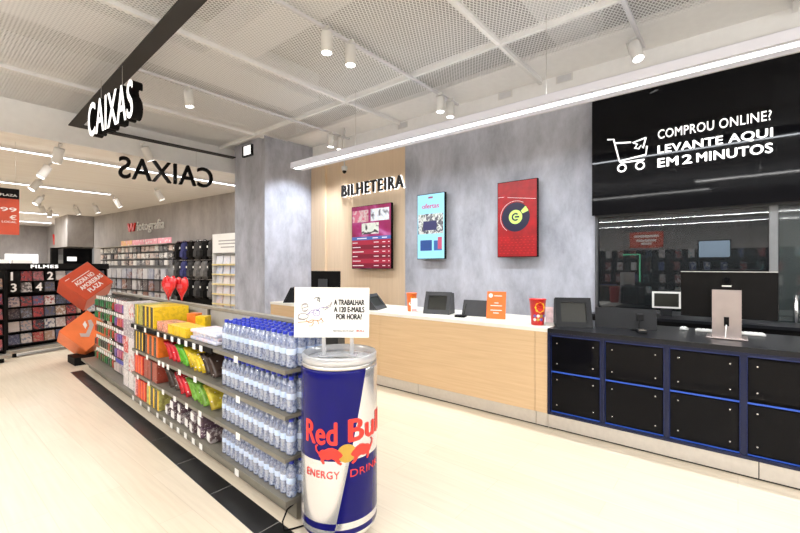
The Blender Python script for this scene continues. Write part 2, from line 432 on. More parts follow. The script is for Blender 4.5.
# ceilings
struct('ceiling_boards', B().box(-7, 6.3, 8.5, 28, 3.52, 3.6), M['plank_ceiling'])
struct('ceiling_step', B().box(-7, 6.3, 8.46, 8.5, 3.52, 4.95), M['white_ceiling'])
struct('ceiling_mesh', B().box(-7, 4.95, -7, 8.46, 4.03, 4.032), M['mesh'], 'white expanded metal mesh ceiling panels')
struct('ceiling_border', B().box(4.95, 5.6, -4, 8.46, 4.06, 4.12), M['white_ceiling'])
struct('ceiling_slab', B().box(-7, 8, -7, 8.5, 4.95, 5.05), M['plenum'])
def bar(name, x0, x1, y0, y1, z0=3.985, z1=4.06, m='bar', label=None):
    struct(name, B().box(x0, x1, y0, y1, z0, z1), M[m], label)
for y in (-1.7, -.43, 2.08, 4.6, 7.1): bar('ceiling_trim_1', -7, 5.55, y - .022, y + .022)
for x in (4.27, -.9, -3.5): bar('ceiling_trim_2', x - .022, x + .022, -7, 8.45, 3.98)
# ducts above the mesh
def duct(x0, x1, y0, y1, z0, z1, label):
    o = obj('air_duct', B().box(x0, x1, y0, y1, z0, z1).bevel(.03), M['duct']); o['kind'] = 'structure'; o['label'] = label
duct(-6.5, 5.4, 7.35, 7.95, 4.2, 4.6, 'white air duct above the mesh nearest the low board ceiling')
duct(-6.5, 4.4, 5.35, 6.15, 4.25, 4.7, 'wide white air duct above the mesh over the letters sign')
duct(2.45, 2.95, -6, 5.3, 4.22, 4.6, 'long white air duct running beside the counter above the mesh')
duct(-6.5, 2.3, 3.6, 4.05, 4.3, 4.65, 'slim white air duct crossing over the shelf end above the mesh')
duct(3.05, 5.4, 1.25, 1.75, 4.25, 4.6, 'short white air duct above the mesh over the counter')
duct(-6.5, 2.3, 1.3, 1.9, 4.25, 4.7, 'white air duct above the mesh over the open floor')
# black fascia frame hung under the mesh
bx = B().prism([(1.27, -2), (1.43, -2), (1.865, 8.36), (1.705, 8.36)], 3.78, 3.80)
bx.prism([(1.866, 8.20), (4.45, 8.13), (4.45, 8.27), (1.866, 8.36)], 3.78, 3.80)
struct('beam_1', bx, M['beam'], 'charcoal fascia beam hanging under the mesh ceiling')

# lettered signs
def hang_letters(name, body, loc, rz, w, h, depth, face_m, side_m, label, wires, top):
    t = thing(name, label, 'sign', loc, rz)
    b = text_mesh(body, w, h, bold=.03, space=1.06, ext=depth); obj('letter_body', xform(b, FACE_Y), M[side_m], t)
    if face_m:
        c = text_mesh(body, w, h, bold=.03, space=1.06, ext=.003); obj('letter_face', xform(c, T((0, -depth - .0005, 0)) @ FACE_Y), M[face_m], t)
    for x in wires: obj('hanging_wire', B().tube([(x, -depth / 2, h * .8), (x, -depth / 2, top)], .003, 6), M['steel'], t)
    return t
# read looking along +X, hung under the beam beside the aisle
hang_letters('letter_sign', 'CAIXAS', (1.555, 6.18, 3.085), math.atan2(4.99 - 6.48, 1.63 - 1.52), 1.24, .40, .10, 'white_lit', 'black', 'white faced black letters spelling CAIXAS under the charcoal beam, readable from the aisle', (.25, .85), .665)
# seen from the back: reads mirrored
hang_letters('letter_sign', 'CAIXAS', (3.99, 8.2, 3.09), math.atan2(.30, -1.54), 1.57, .385, .06, 'black', 'black', 'black back of mirrored letters hanging by the concrete column', (.3, 1.25), .688)

# linear lamps
def tube_lamp(label, p, length, rz, w=.13, body=True, power=60, hang=.45, glow='tube', up=0, col=(1, .985, .96)):
    """runs along local +Y from p"""
    t = thing('linear_lamp', label, 'lamp', p, rz, 'linear ceiling lamps')
    if w < .1:
        s = B().box(-w / 2, w / 2, 0, length, .001, .03)
    else: s = B().box(-w / 2, -w / 2 + .012, 0, length, 0, .09).box(w / 2 - .012, w / 2, 0, length, 0, .09).box(-w / 2, w / 2, 0, length, .078, .09).box(-w / 2, w / 2, -.006, 0, 0, .09).box(-w / 2, w / 2, length, length + .006, 0, .09)
    if .1 < w <= .24: s.box(w * .10, w / 2 - .012, 0, length, .006, .02)
    obj('housing', s, M['tube_body'], t)
    if w > .24:
        obj('glow_strip', B().box(-w / 2 - .006, -w / 2 - .0005, 0, length, .002, .085), M['lamp_side'], t)
        obj('glow_strip', B().box(w * .06, w / 2 - .013, 0, length, .004, .02).box(-w / 2 + .013, -w / 2 + .055, 0, length, .004, .02), M['lamp_side'], t)
    obj('diffuser', B().box(-w / 2 + (.056 if w > .24 else .016), w * .055, 0, length, .004, .03) if w > .1 else B().box(-w * .4, w * .4, .02, length - .02, -.010, .0), M[glow], t)
    for k in range(2 + int(length > 5)):
        y = length * (k + .5) / (2 + int(length > 5))
        obj('hanging_wire', B().tube([(0, y, .09 if w > .1 else .03), (0, y, (.09 if w > .1 else .03) + hang)], .003, 6), M['steel'], t)
    L = bpy.data.lights.new('lamp_light', 'AREA'); L.shape = 'RECTANGLE'; L.size = .07; L.size_y = length - .02; L.energy = power; L.color = col
    lo = bpy.data.objects.new('lamp_light', L); COL.objects.link(lo); lo.parent = t; lo.location = (-.01, length / 2, -.004 if w > .1 else -.016)
    if up:  # upward light added to brighten the ceiling
        L = bpy.data.lights.new('added_uplight', 'AREA'); L.shape = 'RECTANGLE'; L.size = .07; L.size_y = length - .02; L.energy = up; L.color = (.96, .98, 1)
        lo = bpy.data.objects.new('added_uplight', L); COL.objects.link(lo); lo.parent = t; lo.location = (0, length / 2, .10); lo.rotation_euler = (PI, 0, 0)
    return t
tube_lamp('long white linear lamp hanging over the service counter', (4.11, -2.6, 3.09), 8.17, 0, .25, power=165, hang=.86, up=18, col=(.90, .95, 1))
tube_lamp('thin linear lamp on the board ceiling near the mirrored letters', (5.3, 9.4, 3.46), 7.3, PI / 2, .045, power=160, hang=.03)
tube_lamp('shorter thin linear lamp farther along the board ceiling', (3.62, 13.2, 3.46), 2.75, PI / 2, .045, power=100, hang=.03)
for y, x0, ln in ((20, 3.8, 6), (24, 4.3, 7)):
    tube_lamp(f'thin linear lamp far off on the board ceiling, {"before the far wall" if y == 24 else "level with the dark recess"}', (x0, y, 3.46), ln, PI / 2, .05, power=260, hang=.03)
tube_lamp('linear lamp running above the aisle behind the viewer', (.3, -5.5, 3.3), 6.2, 0, .09, power=190, hang=.7, up=210)
tube_lamp('linear lamp crossing the open floor beyond the aisle', (-3.4, -4, 2.95), 9, 0, .22, power=230, hang=1.05, up=350)
tube_lamp('linear lamp farthest from the counter over the shop floor', (-5.6, -4, 2.95), 10, 0, .22, power=230, hang=1.05, up=310)
tube_lamp('unseen added linear lamp behind the viewer, between the counter and the shelves', (2.6, -6.5, 3.2), 5.2, 0, .09, power=150, hang=.8, up=180)  # out of view, put in for general shop light

tube_lamp('unseen added linear lamp brightening the open aisle on the far side of the shelves', (-.95, .5, 3.3), 8, 0, .12, power=190, hang=.7, up=90)  # lamp out of view, added to brighten the aisle floor
# spot lamps and their tracks
for i, (y, x0, x1, w) in enumerate(((.82, 1.9, 5.3, 'over the black counter'), (3.3, 1.75, 5.4, 'over the oak counter'), (5.8, 1.75, 5.5, 'nearest the concrete column'))):
    o = obj('lighting_track', B().box(x0, x1, y - .018, y + .018, 3.955, 3.984), M['tube_body']); tag(o, f'grey lighting track under the mesh ceiling {w}', 'track', 'lighting tracks')
def spot_proto():
    t = thing('spot_lamp', 'x', 'lamp', group='white cylinder spot lamps')
    b = B().lathe([(.066, 0), (.072, .004), (.072, .24), (.066, .25)], 24); obj('housing', b, M['white'], t)
    l = obj('lens', B().lathe([(.0, -.0005), (.06, -.0005), (.06, -.003), (.0, -.003)], 24, cap=False), M['lamp'], t)
    a = B().box(-.012, .012, .073, .083, .12, .30).box(-.012, .012, -.01, .083, .29, .30).box(-.02, .02, -.05, .05, .30, .325)
    obj('bracket', a, M['white'], t)
    return t
SP = None
def spot(x, y, z, label, tilt=(0, 0), power=0, size=60, aim=None, col=(1, .93, .84)):
    global SP
    if SP is None: SP = spot_proto(); o = SP; SP['label'] = label
    else: o = dup(SP, (0, 0, 0), label=label)
    if z == 3.63: z = 3.688; o.scale = (.82, .82, .82)
    else: o.scale = (1, 1, 1)
    o.location = (x, y, z); o.rotation_euler = (tilt[0], tilt[1], 0)
    if power:
        L = bpy.data.lights.new('spot_light', 'SPOT'); L.energy = power; L.spot_size = R(size); L.spot_blend = .6; L.shadow_soft_size = .06; L.color = col
        lo = bpy.data.objects.new('spot_light', L); COL.objects.link(lo); lo.location = (x, y, z - .012); lo.rotation_euler = (aim or tilt)[:2] + (0,)
    return o
spot(2.763, 3.25, 3.63, 'white spot lamp over the drinks shelf, first of its track', (0, 0), 110)
spot(3.095, 3.25, 3.63, 'white spot lamp on the track beside its twin, second over the drinks shelf', (0, 0), 110)
spot(4.84, 3.25, 3.63, 'white spot lamp of the pair close above the long linear lamp', (0, 0), 70)
spot(5.10, 3.25, 3.63, 'white spot lamp tucked behind its twin above the wood counter wall', (0, 0), 70)
spot(4.93, .81, 3.63, 'tilted white spot lamp above the black sign', (R(-14), R(12)), 60)
spot(2.50, 5.79, 3.63, 'white spot lamp beyond the aisle letters', (0, R(-6)), 90)
spot(4.98, 5.75, 3.63, 'white spot lamp of the small pair nearest the concrete column', (R(3), 0), 400, 80, (R(36), R(-2)), (.85, .91, 1))
spot(5.2, 5.75, 3.63, 'second white spot lamp of the small pair by the concrete column', (R(3), 0), 110, 75, (R(22), R(-6)), (.95, .96, 1))
spot(2.90, 8.33, 3.45, 'tilted white spot lamp hanging at the black beam above mirrored letters', (R(10), R(-28)), 50)
for (x, y, tl, lab, pw_) in (
    (1.60, 8.60, (R(22), R(6)), 'white spot lamp hanging in front of the board ceiling, by the beam corner', 70),
    (1.66, 10.2, (0, R(28)), 'white spot lamp tilted over the film rack, under the first thin linear lamp', 60),
    (1.80, 12.0, (0, R(35)), 'small tilted spot lamp at the end of the second thin linear lamp', 60),
    (2.28, 14.7, (0, R(35)), 'small bright spot lamp halfway down the board ceiling', 50),
    (2.90, 17.2, (0, R(-20)), 'tiny white spot lamp far down the board ceiling, tilted to the photo wall', 0),
    (3.20, 18.2, (0, 0), 'tiny white spot lamp upright far down the board ceiling', 0),
    (3.66, 16.6, (0, R(-25)), 'small spot lamp tilted to the photo wall, before the grey bulkhead', 50),
    (3.93, 15.6, (0, R(-25)), 'small spot lamp tilted to the photo wall over the small packs', 60),
    (3.95, 13.6, (0, R(-30)), 'spot lamp tilted to the photo wall above its lettering', 70),
    (4.20, 11.3, (0, R(-30)), 'spot lamp tilted to the photo wall above the black bags', 70)):
    spot(x, y, 3.195, lab, tl, pw_, 75)

# emergency sign and small fittings
t = thing('wall_lamp', 'small lit emergency lamp box high on the concrete column', 'lamp', (4.445, 7.62, 3.83))
obj('box_body', B().box(-.05, 0, -.17, .17, -.11, .11), M['dark_grey'], t); obj('lit_face', B().box(-.056, -.05, -.15, .10, -.09, .09), M['white_lit'], t)
for (x, y, z, lab) in ((5.594, 2.62, 4.0, 'small grey air grille on the white bulkhead, nearer the black sign'), (5.594, 1.78, 4.0, 'small grey air grille on the white bulkhead close to the black sign'), (5.594, 4.55, 3.98, 'small grey air grille on the white bulkhead above the wood wall')):
    v = thing('air_grille', lab, 'vent', (x, y, z), 0, 'air grilles'); obj('grille_frame', B().box(-.006, 0, -.11, .11, -.05, .05), M['white'], v)
    b = B()
    for k in range(6): b.box(-.010, -.006, -.09, .09, -.038 + k * .014, -.030 + k * .014)
    obj('grille', b, M['tube_body'], v)
t = thing('ceiling_camera', 'small white dome camera on a drop pole by the ticket sign', 'camera', (5.2, 5.62, 3.30))
obj('pole', B().cyl(.012, .05, .76), M['white'], t); obj('housing', B().lathe([(.03, .06), (.055, .05), (.055, 0), (.04, -.03)], 16), M['white'], t); obj('dome', B().lathe([(.04, -.03), (.034, -.06), (.015, -.078), (.002, -.082)], 16), M['gloss_black'], t)

# ------------------------------------------------------------------ service counters
t = thing('service_counter', 'long oak fronted service counter with cream top', 'counter', (3.805, 1.362, 0))
L_ = 4.5
b = B()
for y0, y1 in ((.004, .118), (.122, 2.10), (2.104, L_)): b.box(0, .022, y0, y1, .136, .888)
b.box(.022, .80, .004, L_, .136, .888); obj('body', b, M['oak'], t)
obj('countertop', B().box(-.004, .865, .002, L_ + .01, .89, .926), [M['cream']], t)
b = B()
for y0, y1 in ((.0, .108), (.114, 1.50), (1.506, 3.0), (3.006, L_)): b.box(.004, .02, y0, y1, .016, .134)
obj('kickplate', b, M['kick'], t)
obj('plinth', B().box(.021, .78, .003, L_, 0.001, .134), M['black'], t)

t = thing('display_counter', 'black service counter with glossy panels and blue light strips', 'counter', (3.805, 1.36, 0))
W_ = 3.2
obj('body', B().box(.035, .80, -W_, -.002, .136, .888), M['black'], t)
obj('countertop', B().box(-.012, .865, -W_, 0, .89, .928), M['desk_black'], t)
obj('plinth', B().box(.021, .78, -W_, -.004, .001, .134), M['black'], t)
b = B()
for y0, y1 in ((-.001, -1.47), (-1.476, -W_)): b.box(.004, .02, y1, y0, .016, .134)
obj('kickplate', b, M['kick'], t)
P = .4635
fb = B(); fb.box(-.008, .035, -W_, 0, .136, .158).box(-.008, .035, -W_, 0, .868, .889).box(-.008, .035, -.018, 0, .158, .868)
for i in range(1, 7): fb.box(.006, .035, -P * i - .016, -P * i + .016, .158, .868)
obj('frame', fb, M['frame_black'], t)
for i in range(6):
    y1, y0 = -P * i - .030, -P * (i + 1) + .030
    if i == 0: y1 = -.034
    for z0, z1 in ((.182, .515), (.56, .846)):
        p = obj('glass_panel', B().box(.008, .016, y0, y1, z0, z1), M['gloss_black'], t)
        for yy in (y0 + .045, y1 - .045):
            for zz in (z0 + .05, z1 - .05):
                obj('bolt', B().lathe([(.006, 0), (.006, .003), (.003, .004)], 10, mx=T((.008, yy, zz)) @ Matrix.Rotation(-PI / 2, 4, 'Y')), M['chrome'], p)
    for z0, z1, k in ((.160, .168, 'blue_led'), (.524, .536, 'blue_led'), (.856, .866, 'blue_led_dim')):
        obj('light_strip', B().box(.014, .022, y0 - .008, y1 + .008, z0, z1), M[k], t)
    for yy in (y1 + .008, y0 - .012):
        obj('light_strip', B().box(.018, .024, yy, yy + .004, .17, .86), M['blue_led_dim'], t)

# ------------------------------------------------------------------ screens on the wall
def tv(label, x, y1, y0, z0, z1, pieces):
    """y1 is its far edge; the screen is read looking along +X"""
    w, h = y1 - y0, z1 - z0
    t = thing('wall_screen', label, 'screen', (x, y1, z0), 0, 'screens on the counter wall')
    obj('casing', B().box(-.055, -.005, -w, 0, 0, h).bevel(.004, 1), M['gloss_black'], t)
    obj('wall_mount', B().box(-.005, .10, -w * .7, -w * .3, h * .3, h * .7), M['black'], t)
    s = None
    for nm, u0, u1, v0, v1, m, lift in pieces:      # u along the picture's width, v up, both 0..1
        o = obj(nm, B().box(-.058 - lift, -.056, -w * u1, -w * u0, h * v0, h * v1), m, s or t)
        if s is None: s = o
    return t, s, w, h
def em(name, c, e=.8, noise=0, scale=5): return mat(name, c, .4, emit=e, noise=noise, scale=scale)
def art(name, stops, scale=6, e=.8, dist=1.2):
    m, N, L, b = new_mat(name)
    tc = N.new('ShaderNodeTexCoord'); n = N.new('ShaderNodeTexNoise'); n.inputs['Scale'].default_value = scale; n.inputs['Distortion'].default_value = dist
    L.new(tc.outputs['Object'], n.inputs['Vector']); r = ramp(N, stops); L.new(n.outputs['Fac'], r.inputs['Fac'])
    L.new(r.outputs['Color'], b.inputs['Base Color']); L.new(r.outputs['Color'], b.inputs['Emission Color']); b.inputs['Emission Strength'].default_value = e
    b.inputs['Roughness'].default_value = .3
    return m
scr_red = em('red_screen_picture', (.30, .004, .007), .28, .3, 8)
navy = em('navy_screen_print', (.008, .009, .035), .3); lime = em('lime_screen_print', (.50, .72, .16), .5); whitee = em('white_screen_print', (.8, .8, .8), .4)
X_ = 5.50
t, s, w, h = tv('red screen with a dark vinyl record picture, on the concrete wall', X_, 2.672, 2.085, 1.63, 2.70, [('display', .018, .982, .01, .99, scr_red, 0)])
def disc(r0, r1, a0, a1, u, v, lift, w, h, n=48):
    b = B(); c = (-w * u, h * v)
    q = [(c[0] - r1 * math.cos(a0 + (a1 - a0) * i / n), c[1] + r1 * math.sin(a0 + (a1 - a0) * i / n)) for i in range(n + 1)]
    if r0: q += [(c[0] - r0 * math.cos(a0 + (a1 - a0) * i / n), c[1] + r0 * math.sin(a0 + (a1 - a0) * i / n)) for i in range(n, -1, -1)]
    else: q = q[:-1]
    b.prism(q, .058, .0585 + lift, Matrix(((0, 0, -1, 0), (1, 0, 0, 0), (0, 1, 0, 0), (0, 0, 0, 1))))
    return b
obj('record_picture', disc(.085, .205, 0, 2 * PI - .001, .47, .525, .001, w, h), navy, s)
obj('record_label', disc(0, .098, 0, 2 * PI, .47, .525, .0015, w, h), lime, s)
obj('record_emblem', disc(.034, .056, R(45), R(315), .47, .525, .0025, w, h), navy, s)
obj('record_emblem', B().box(-.063, -.059, -w * .47 - .055, -w * .47 + .01, h * .525 - .012, h * .525 + .012), navy, s)
obj('record_glint', disc(.11, .20, R(22), R(45), .47, .525, .0018, w, h), lime, s)
obj('record_outline', disc(.222, .226, R(60), R(235), .47, .525, .001, w, h), whitee, s)
sl = R(-9)
obj('white_line', xform(B().box(-.061, -.058, -w * .70, 0, -.002, .002), T((0, -w * .27, h * .79)) @ Matrix.Rotation(R(8), 4, 'X')), whitee, s)
obj('white_line', xform(B().box(-.061, -.058, -w * .15, 0, -.002, .002), T((0, -w * .03, h * .80))), whitee, s)
pat = B()
for i in range(9):
    for j in range(7):
        pat.box(-.0592, -.0585, -w * (.08 + i * .1) - .012 - (j % 2) * .02, -w * (.08 + i * .1) + .012 - (j % 2) * .02, h * (.05 + j * .035), h * (.05 + j * .035) + .006)
obj('brick_pattern', pat, em('brighter_red_print', (.50, .02, .02), .4), s)

sky = em('pale_blue_screen_picture', (.26, .58, .72), .62, .06, 3); darkp = art('street_photo_print', [(.3, (.02, .02, .03)), (.48, (.15, .16, .18)), (.55, (.65, .68, .66)), (.7, (.1, .14, .1))], 9, .4)
t, s, w, h = tv('pale blue screen advertising handheld devices, on the concrete wall', X_, 4.12, 3.57, 1.62, 2.685, [
    ('display', .02, .98, .01, .99, sky, 0), ('photo_band', .05, .95, .385, .69, darkp, .0015), ('device_picture', .24, .72, .44, .58, em('dark_violet_print', (.03, .03, .10), .5), .003),
    ('laptop_picture', .13, .55, .13, .29, em('deep_blue_print', (.02, .06, .22), .4), .0015), ('phone_picture', .62, .90, .13, .28, em('phone_blue_print', (.03, .11, .32), .4), .0015),
    ('phone_picture', .76, .90, .15, .33, em('rose_print', (.42, .07, .13), .4), .002), ('small_logo', .42, .58, .925, .95, em('plum_print', (.25, .05, .10), .6), .0015)])
write('ofertas', (-.0595, -w * .2, h * .775), FACE_X, em('plum_letter_print', (.45, .05, .16), .6), s, w * .6, .075, bold=.03)

mag = art('magenta_haze_picture', [(.3, (.20, .006, .05)), (.5, (.28, .015, .11)), (.7, (.45, .14, .34))], 2.2, .5)
rows = [('display', .012, .988, .008, .992, mag, 0)]
face1 = art('film_still_rose', [(.35, (.4, .03, .08)), (.5, (.6, .5, .5)), (.6, (.55, .14, .22))], 6, .4); face2 = art('film_still_grey', [(.35, (.12, .12, .14)), (.5, (.7, .75, .8)), (.62, (.7, .74, .78))], 5, .4); face3 = art('film_still_pale', [(.4, (.05, .05, .05)), (.5, (.7, .72, .66)), (.62, (.6, .66, .6))], 5, .4)
rows += [('film_picture', .03, .44, .74, .93, face1, .002), ('film_picture', .50, .95, .745, .935, face2, .002), ('film_picture', .27, .70, .545, .72, face3, .002)]
rows += [('time_bar', .012, .988, .455, .508, em('blue_bar_print', (.06, .13, .38), .5), .002)]
dk, lt = em('dark_red_row', (.16, .006, .022), .5), em('red_row', (.32, .015, .04), .5)
for i in range(6): rows.append(('listing_row', .012, .988, .012 + (5 - i) * .073, .012 + (6 - i) * .073, lt if i % 2 == 0 else dk, .001))
t, s, w, h = tv('large magenta screen with session listing, on the wood wall', X_ + .02, 5.70, 4.70, 1.46, 2.63, rows)
for i in range(6):
    for u0, u1 in ((.03, .16 + .08 * (i % 3)), (.58, .70), (.79, .86), (.93, .96)):
        obj('listing_text', B().box(-.0605, -.059, -w * u1, -w * u0, h * (.012 + (5.42 - i) * .073), h * (.012 + (5.58 - i) * .073)), whitee, s)
for u0, u1 in ((.15, .4), (.55, .68), (.78, .9)): obj('listing_text', B().box(-.0615, -.0595, -w * u1, -w * u0, h * .474, h * .488), whitee, s)

# lettering on the wood wall
t = thing('letter_sign', 'black backlit letters spelling BILHETEIRA on the wood wall', 'sign', (5.60, 6.06, 2.885))
obj('letter_body', xform(text_mesh('BILHETEIRA', 1.56, .215, bold=.01, space=1.2, ext=.045), T((-.03, 0, 0)) @ FACE_X), M['ink'], t)
obj('letter_glow', xform(text_mesh('BILHETEIRA', 1.575, .232, bold=.026, space=1.2, ext=.014), T((-.012, .008, -.008)) @ FACE_X), M['halo'], t)

# black sign above the window
t = thing('sign_panel', 'big glossy black sign with white online pickup lettering', 'sign', (5.5, 1.40, 2.13))
obj('panel', B().box(-.05, .095, -4.2, 0, 0, 1.5), M['sign_black'], t)
for body, y0, y1, z0, z1, bo in (('COMPROU ONLINE?', .70, -.255, 2.945, 3.045, .01), ('LEVANTE AQUI', .70, -.262, 2.765, 2.868, .05), ('EM', .70, .512, 2.624, 2.720, .05), ('2', .470, .388, 2.624, 2.720, .05), ('MINUTOS', .343, -.262, 2.624, 2.720, .05)):
    write(body, (-.051, y0 - 1.40, z0 - 2.13), FACE_X, M['white_lit'], t, y0 - y1, z1 - z0, bold=bo, space=1.06, ext=.004)
def sp_(x, y): return (-.054, x - 1.40, y - 2.13)
car = B()
car.tube([sp_(1.225, 3.04), sp_(1.155, 3.03), sp_(1.092, 2.757), sp_(.818, 2.79), sp_(.808, 2.887)], .010, 6)
car.tube([sp_(1.13, 2.98), sp_(.97, 2.96)], .010, 6)
car.tube([sp_(1.092, 2.757), sp_(1.075, 2.735), sp_(.833, 2.735)], .010, 6)
car.tube([sp_(.818, 2.985), sp_(.955, 2.95), sp_(.905, 2.925), sp_(.93, 2.885), sp_(.89, 2.87), sp_(.868, 2.905), sp_(.848, 2.868), sp_(.818, 2.985)], .009, 6)
for yc in (1.066, .878):
    car.tube([sp_(yc + .042 * math.cos(a * PI / 10), 2.672 + .042 * math.sin(a * PI / 10)) for a in range(21)], .010, 6)
obj('cart_emblem', car, M['white_lit'], t)
# ------------------------------------------------------------------ things on the counters
def tablet(name, label, p, rz, m, w=.33, h=.27, lean=.10, depth=.09, cat='terminal'):
    """front leans back towards +X; local origin at the base of the front"""
    t = thing(name, label, cat, p, rz)
    a = math.atan2(lean, h); hh = math.hypot(lean, h); mx = Matrix.Rotation(a, 4, 'Y')
    f = B(); e = .048; d = .022
    f.box(0, d, -w / 2, -w / 2 + e, 0, hh, mx).box(0, d, w / 2 - e, w / 2, 0, hh, mx).box(0, d, -w / 2 + e, w / 2 - e, 0, e * 1.2, mx).box(0, d, -w / 2 + e, w / 2 - e, hh - e, hh, mx)
    for v in f.bm.verts: v.co.z = max(v.co.z, 0)
    obj('bezel', f, m, t)
    obj('display', B().box(.014, d, -w / 2 + e, w / 2 - e, e * 1.2, hh - e, mx), M['screen_off'], t)
    s = B(); x1, x2 = d * math.cos(a), lean + d
    k = B().prism([(d + .002, .0), (lean * .95 + d + .002, h * .96), (lean + d + depth, h * .93), (lean + d + depth * 1.3, 0)], -w / 2 + .008, w / 2 - .008, Matrix(((1, 0, 0, 0), (0, 0, 1, 0), (0, 1, 0, 0), (0, 0, 0, 1))))
    obj('casing', k, m, t)
    return t
def reg(x0, y0, x1, y1): return math.atan2(y1 - y0, x1 - x0) + PI / 2    # turn of a front running from its far end to its near end
CT = .9265
tablet('tablet_stand', 'black framed tablet stand at the join of the oak and black counters', (3.975, 1.17, CT + .002), reg(3.88, 1.312, 4.03, 1.03), M['dark_grey'], .32, .275)
tablet('tablet_stand', 'dark grey framed tablet stand on the cream worktop, behind the snack cup', (4.068, 2.80, CT), reg(4.03, 2.98, 4.105, 2.648), M['grey_panel'], .335, .265)
tablet('tablet_stand', 'black tablet stand at the far end of the oak counter, by the concrete column', (3.92, 5.64, CT), R(-48), M['dark_grey'], .27, .24, .12)
tablet('tablet_stand', 'dark tablet stand seen from its side, behind the paper placard', (4.12, 3.70, CT), R(112), M['grey_panel'], .40, .20, .16)

# low panels that screen the tills
def till_screen(label, p, rz, w, m):
    t = thing('till_panel', label, 'panel', p, rz)
    obj('panel', B().prism([(0, 0), (.075, .18), (.09, .18), (.09, .012), (.02, 0)], -w / 2, w / 2, Matrix(((1, 0, 0, 0), (0, 0, 1, 0), (0, 1, 0, 0), (0, 0, 0, 1)))), m, t)
    obj('foot', B().box(.02, .16, -w / 2 + .02, w / 2 - .02, 0, .012), M['black'], t)
    return t
till_screen('low grey back panel of a till, beside the grey tablet stand', (4.20, 2.27, CT), R(10), .46, M['grey_panel'])
till_screen('low black back panel of a till, beside the black tablet stand', (4.22, .80, CT + .002), R(12), .50, M['dark_grey'])

# snack cup with a leaflet, lolly jar with a leaflet, orange placard
def pot(label, p, r0, r1, h, m, extra):
    t = thing('snack_cup', label, 'cup', p)
    obj('cup', B().lathe([(r0 * .9, 0), (r0, .004), (r1, h - .006), (r1 * 1.05, h - .006), (r1 * 1.05, h), (r1 * .92, h), (r1 * .9, h - .02)], 24), m, t)
    extra(t); return t
def cyl_wrap(b, rfun, a0):
    """bend flat writing (x along, y up) round a cup whose face looks to angle a0"""
    for v in b.bm.verts:
        r = rfun(v.co.y) + v.co.z; a = a0 + v.co.x / rfun(v.co.y)
        v.co = (r * math.cos(a), r * math.sin(a), v.co.y)
    return b
AF = R(219)      # direction from the counter back to the viewer
def cupA(t):
    rf = lambda z: .052 + .016 * z / .235
    for (u, z, r, m) in ((.014, .165, .030, 'yellow'), (-.018, .10, .022, 'cream'), (.012, .05, .024, 'yellow')):
        b = B().prism([(u + r * math.cos(k * PI / 10), z + r * math.sin(k * PI / 10)) for k in range(20)], .0, .001)
        obj('cup_print', cyl_wrap(b, rf, AF), M[m], t)
pot('orange paper snack cup on the cream worktop beside the grey tablet stand', (4.16, 3.235, CT), .052, .068, .235, M['orange_sign'], cupA)
pot_fl = thing('leaflet', 'white leaflet card standing before the orange snack cup', 'leaflet', (4.075, 3.13, CT), R(38))
obj('sheet', B().box(-.002, .002, -.04, .04, 0, .175), M['card'], pot_fl); obj('print', B().box(-.0026, -.002, -.03, .03, .01, .04), mat('rose_print_block', (.75, .35, .35), .5), pot_fl)
def jar(t):
    rf = lambda z: .060 + .020 * z / .255
    def star(n, r0, r1, u, z): return [(u + (r1 if k % 2 else r0) * math.cos(k * PI / n), z + (r1 if k % 2 else r0) * math.sin(k * PI / n)) for k in range(2 * n)]
    obj('daisy_emblem', cyl_wrap(B().prism(star(8, .054, .046, .0, .175), .0, .001), rf, AF), M['yellow'], t)
    obj('lettering', cyl_wrap(xform(text_mesh('Chupa', .072, .022, bold=.03, ext=.001), T((-.036, .176, .0012))), rf, AF), M['red_print'], t)
    obj('lettering', cyl_wrap(xform(text_mesh('Chups', .072, .022, bold=.03, ext=.001), T((-.036, .150, .0012))), rf, AF), M['red_print'], t)
    for k in range(7):
        u, z = -.048 + (k % 4) * .032, .092 - (k // 4) * .036
        obj('lolly_print', cyl_wrap(B().prism([(u + .015 * math.cos(q * PI / 6), z + .015 * math.sin(q * PI / 6)) for q in range(12)], 0, .0012), rf, AF), [M['violet_ink'], M['cream'], M['gold']][k % 3], t)
pot('red lolly tub with a yellow daisy emblem on the cream worktop', (3.985, 1.525, CT), .060, .080, .255, M['red'], jar)
t = thing('leaflet', 'small clear leaflet stand next to the red lolly tub', 'leaflet', (4.0, 1.415, CT), R(10))
obj('sheet', B().box(-.002, .002, -.036, .036, .02, .18), mat('rose_leaflet', (.80, .62, .66), .4, noise=.2, scale=20), t); obj('holder', B().box(-.012, .02, -.04, .04, 0, .03), M['steel'], t)
t = thing('placard', 'bright orange placard standing on the cream worktop', 'sign', (4.128, 2.045, CT), reg(4.103, 2.138, 4.153, 1.943))
tl = Matrix.Rotation(R(9), 4, 'Y')
obj('card', B().box(-.002, .002, -.104, .104, 0, .30, tl), M['orange_sign'], t)
obj('support', B().box(.0, .08, -.03, .03, 0, .004), M['orange_sign'], t)
b = B().prism([(.024 * math.cos(k * PI / 10), .024 * math.sin(k * PI / 10)) for k in range(20)], 0, .001, tl @ T((-.0025, .062, .255)) @ FACE_X); obj('round_emblem', b, M['card'], t)
for y, z, w in ((.025, .248, .085), (.02, .170, .045), (.062, .140, .125), (.062, .090, .125), (.03, .060, .06)):
    obj('fine_print', xform(B().box(0, w, 0, .009, 0, .001), tl @ T((-.0025, y, z)) @ FACE_X), M['card'], t)

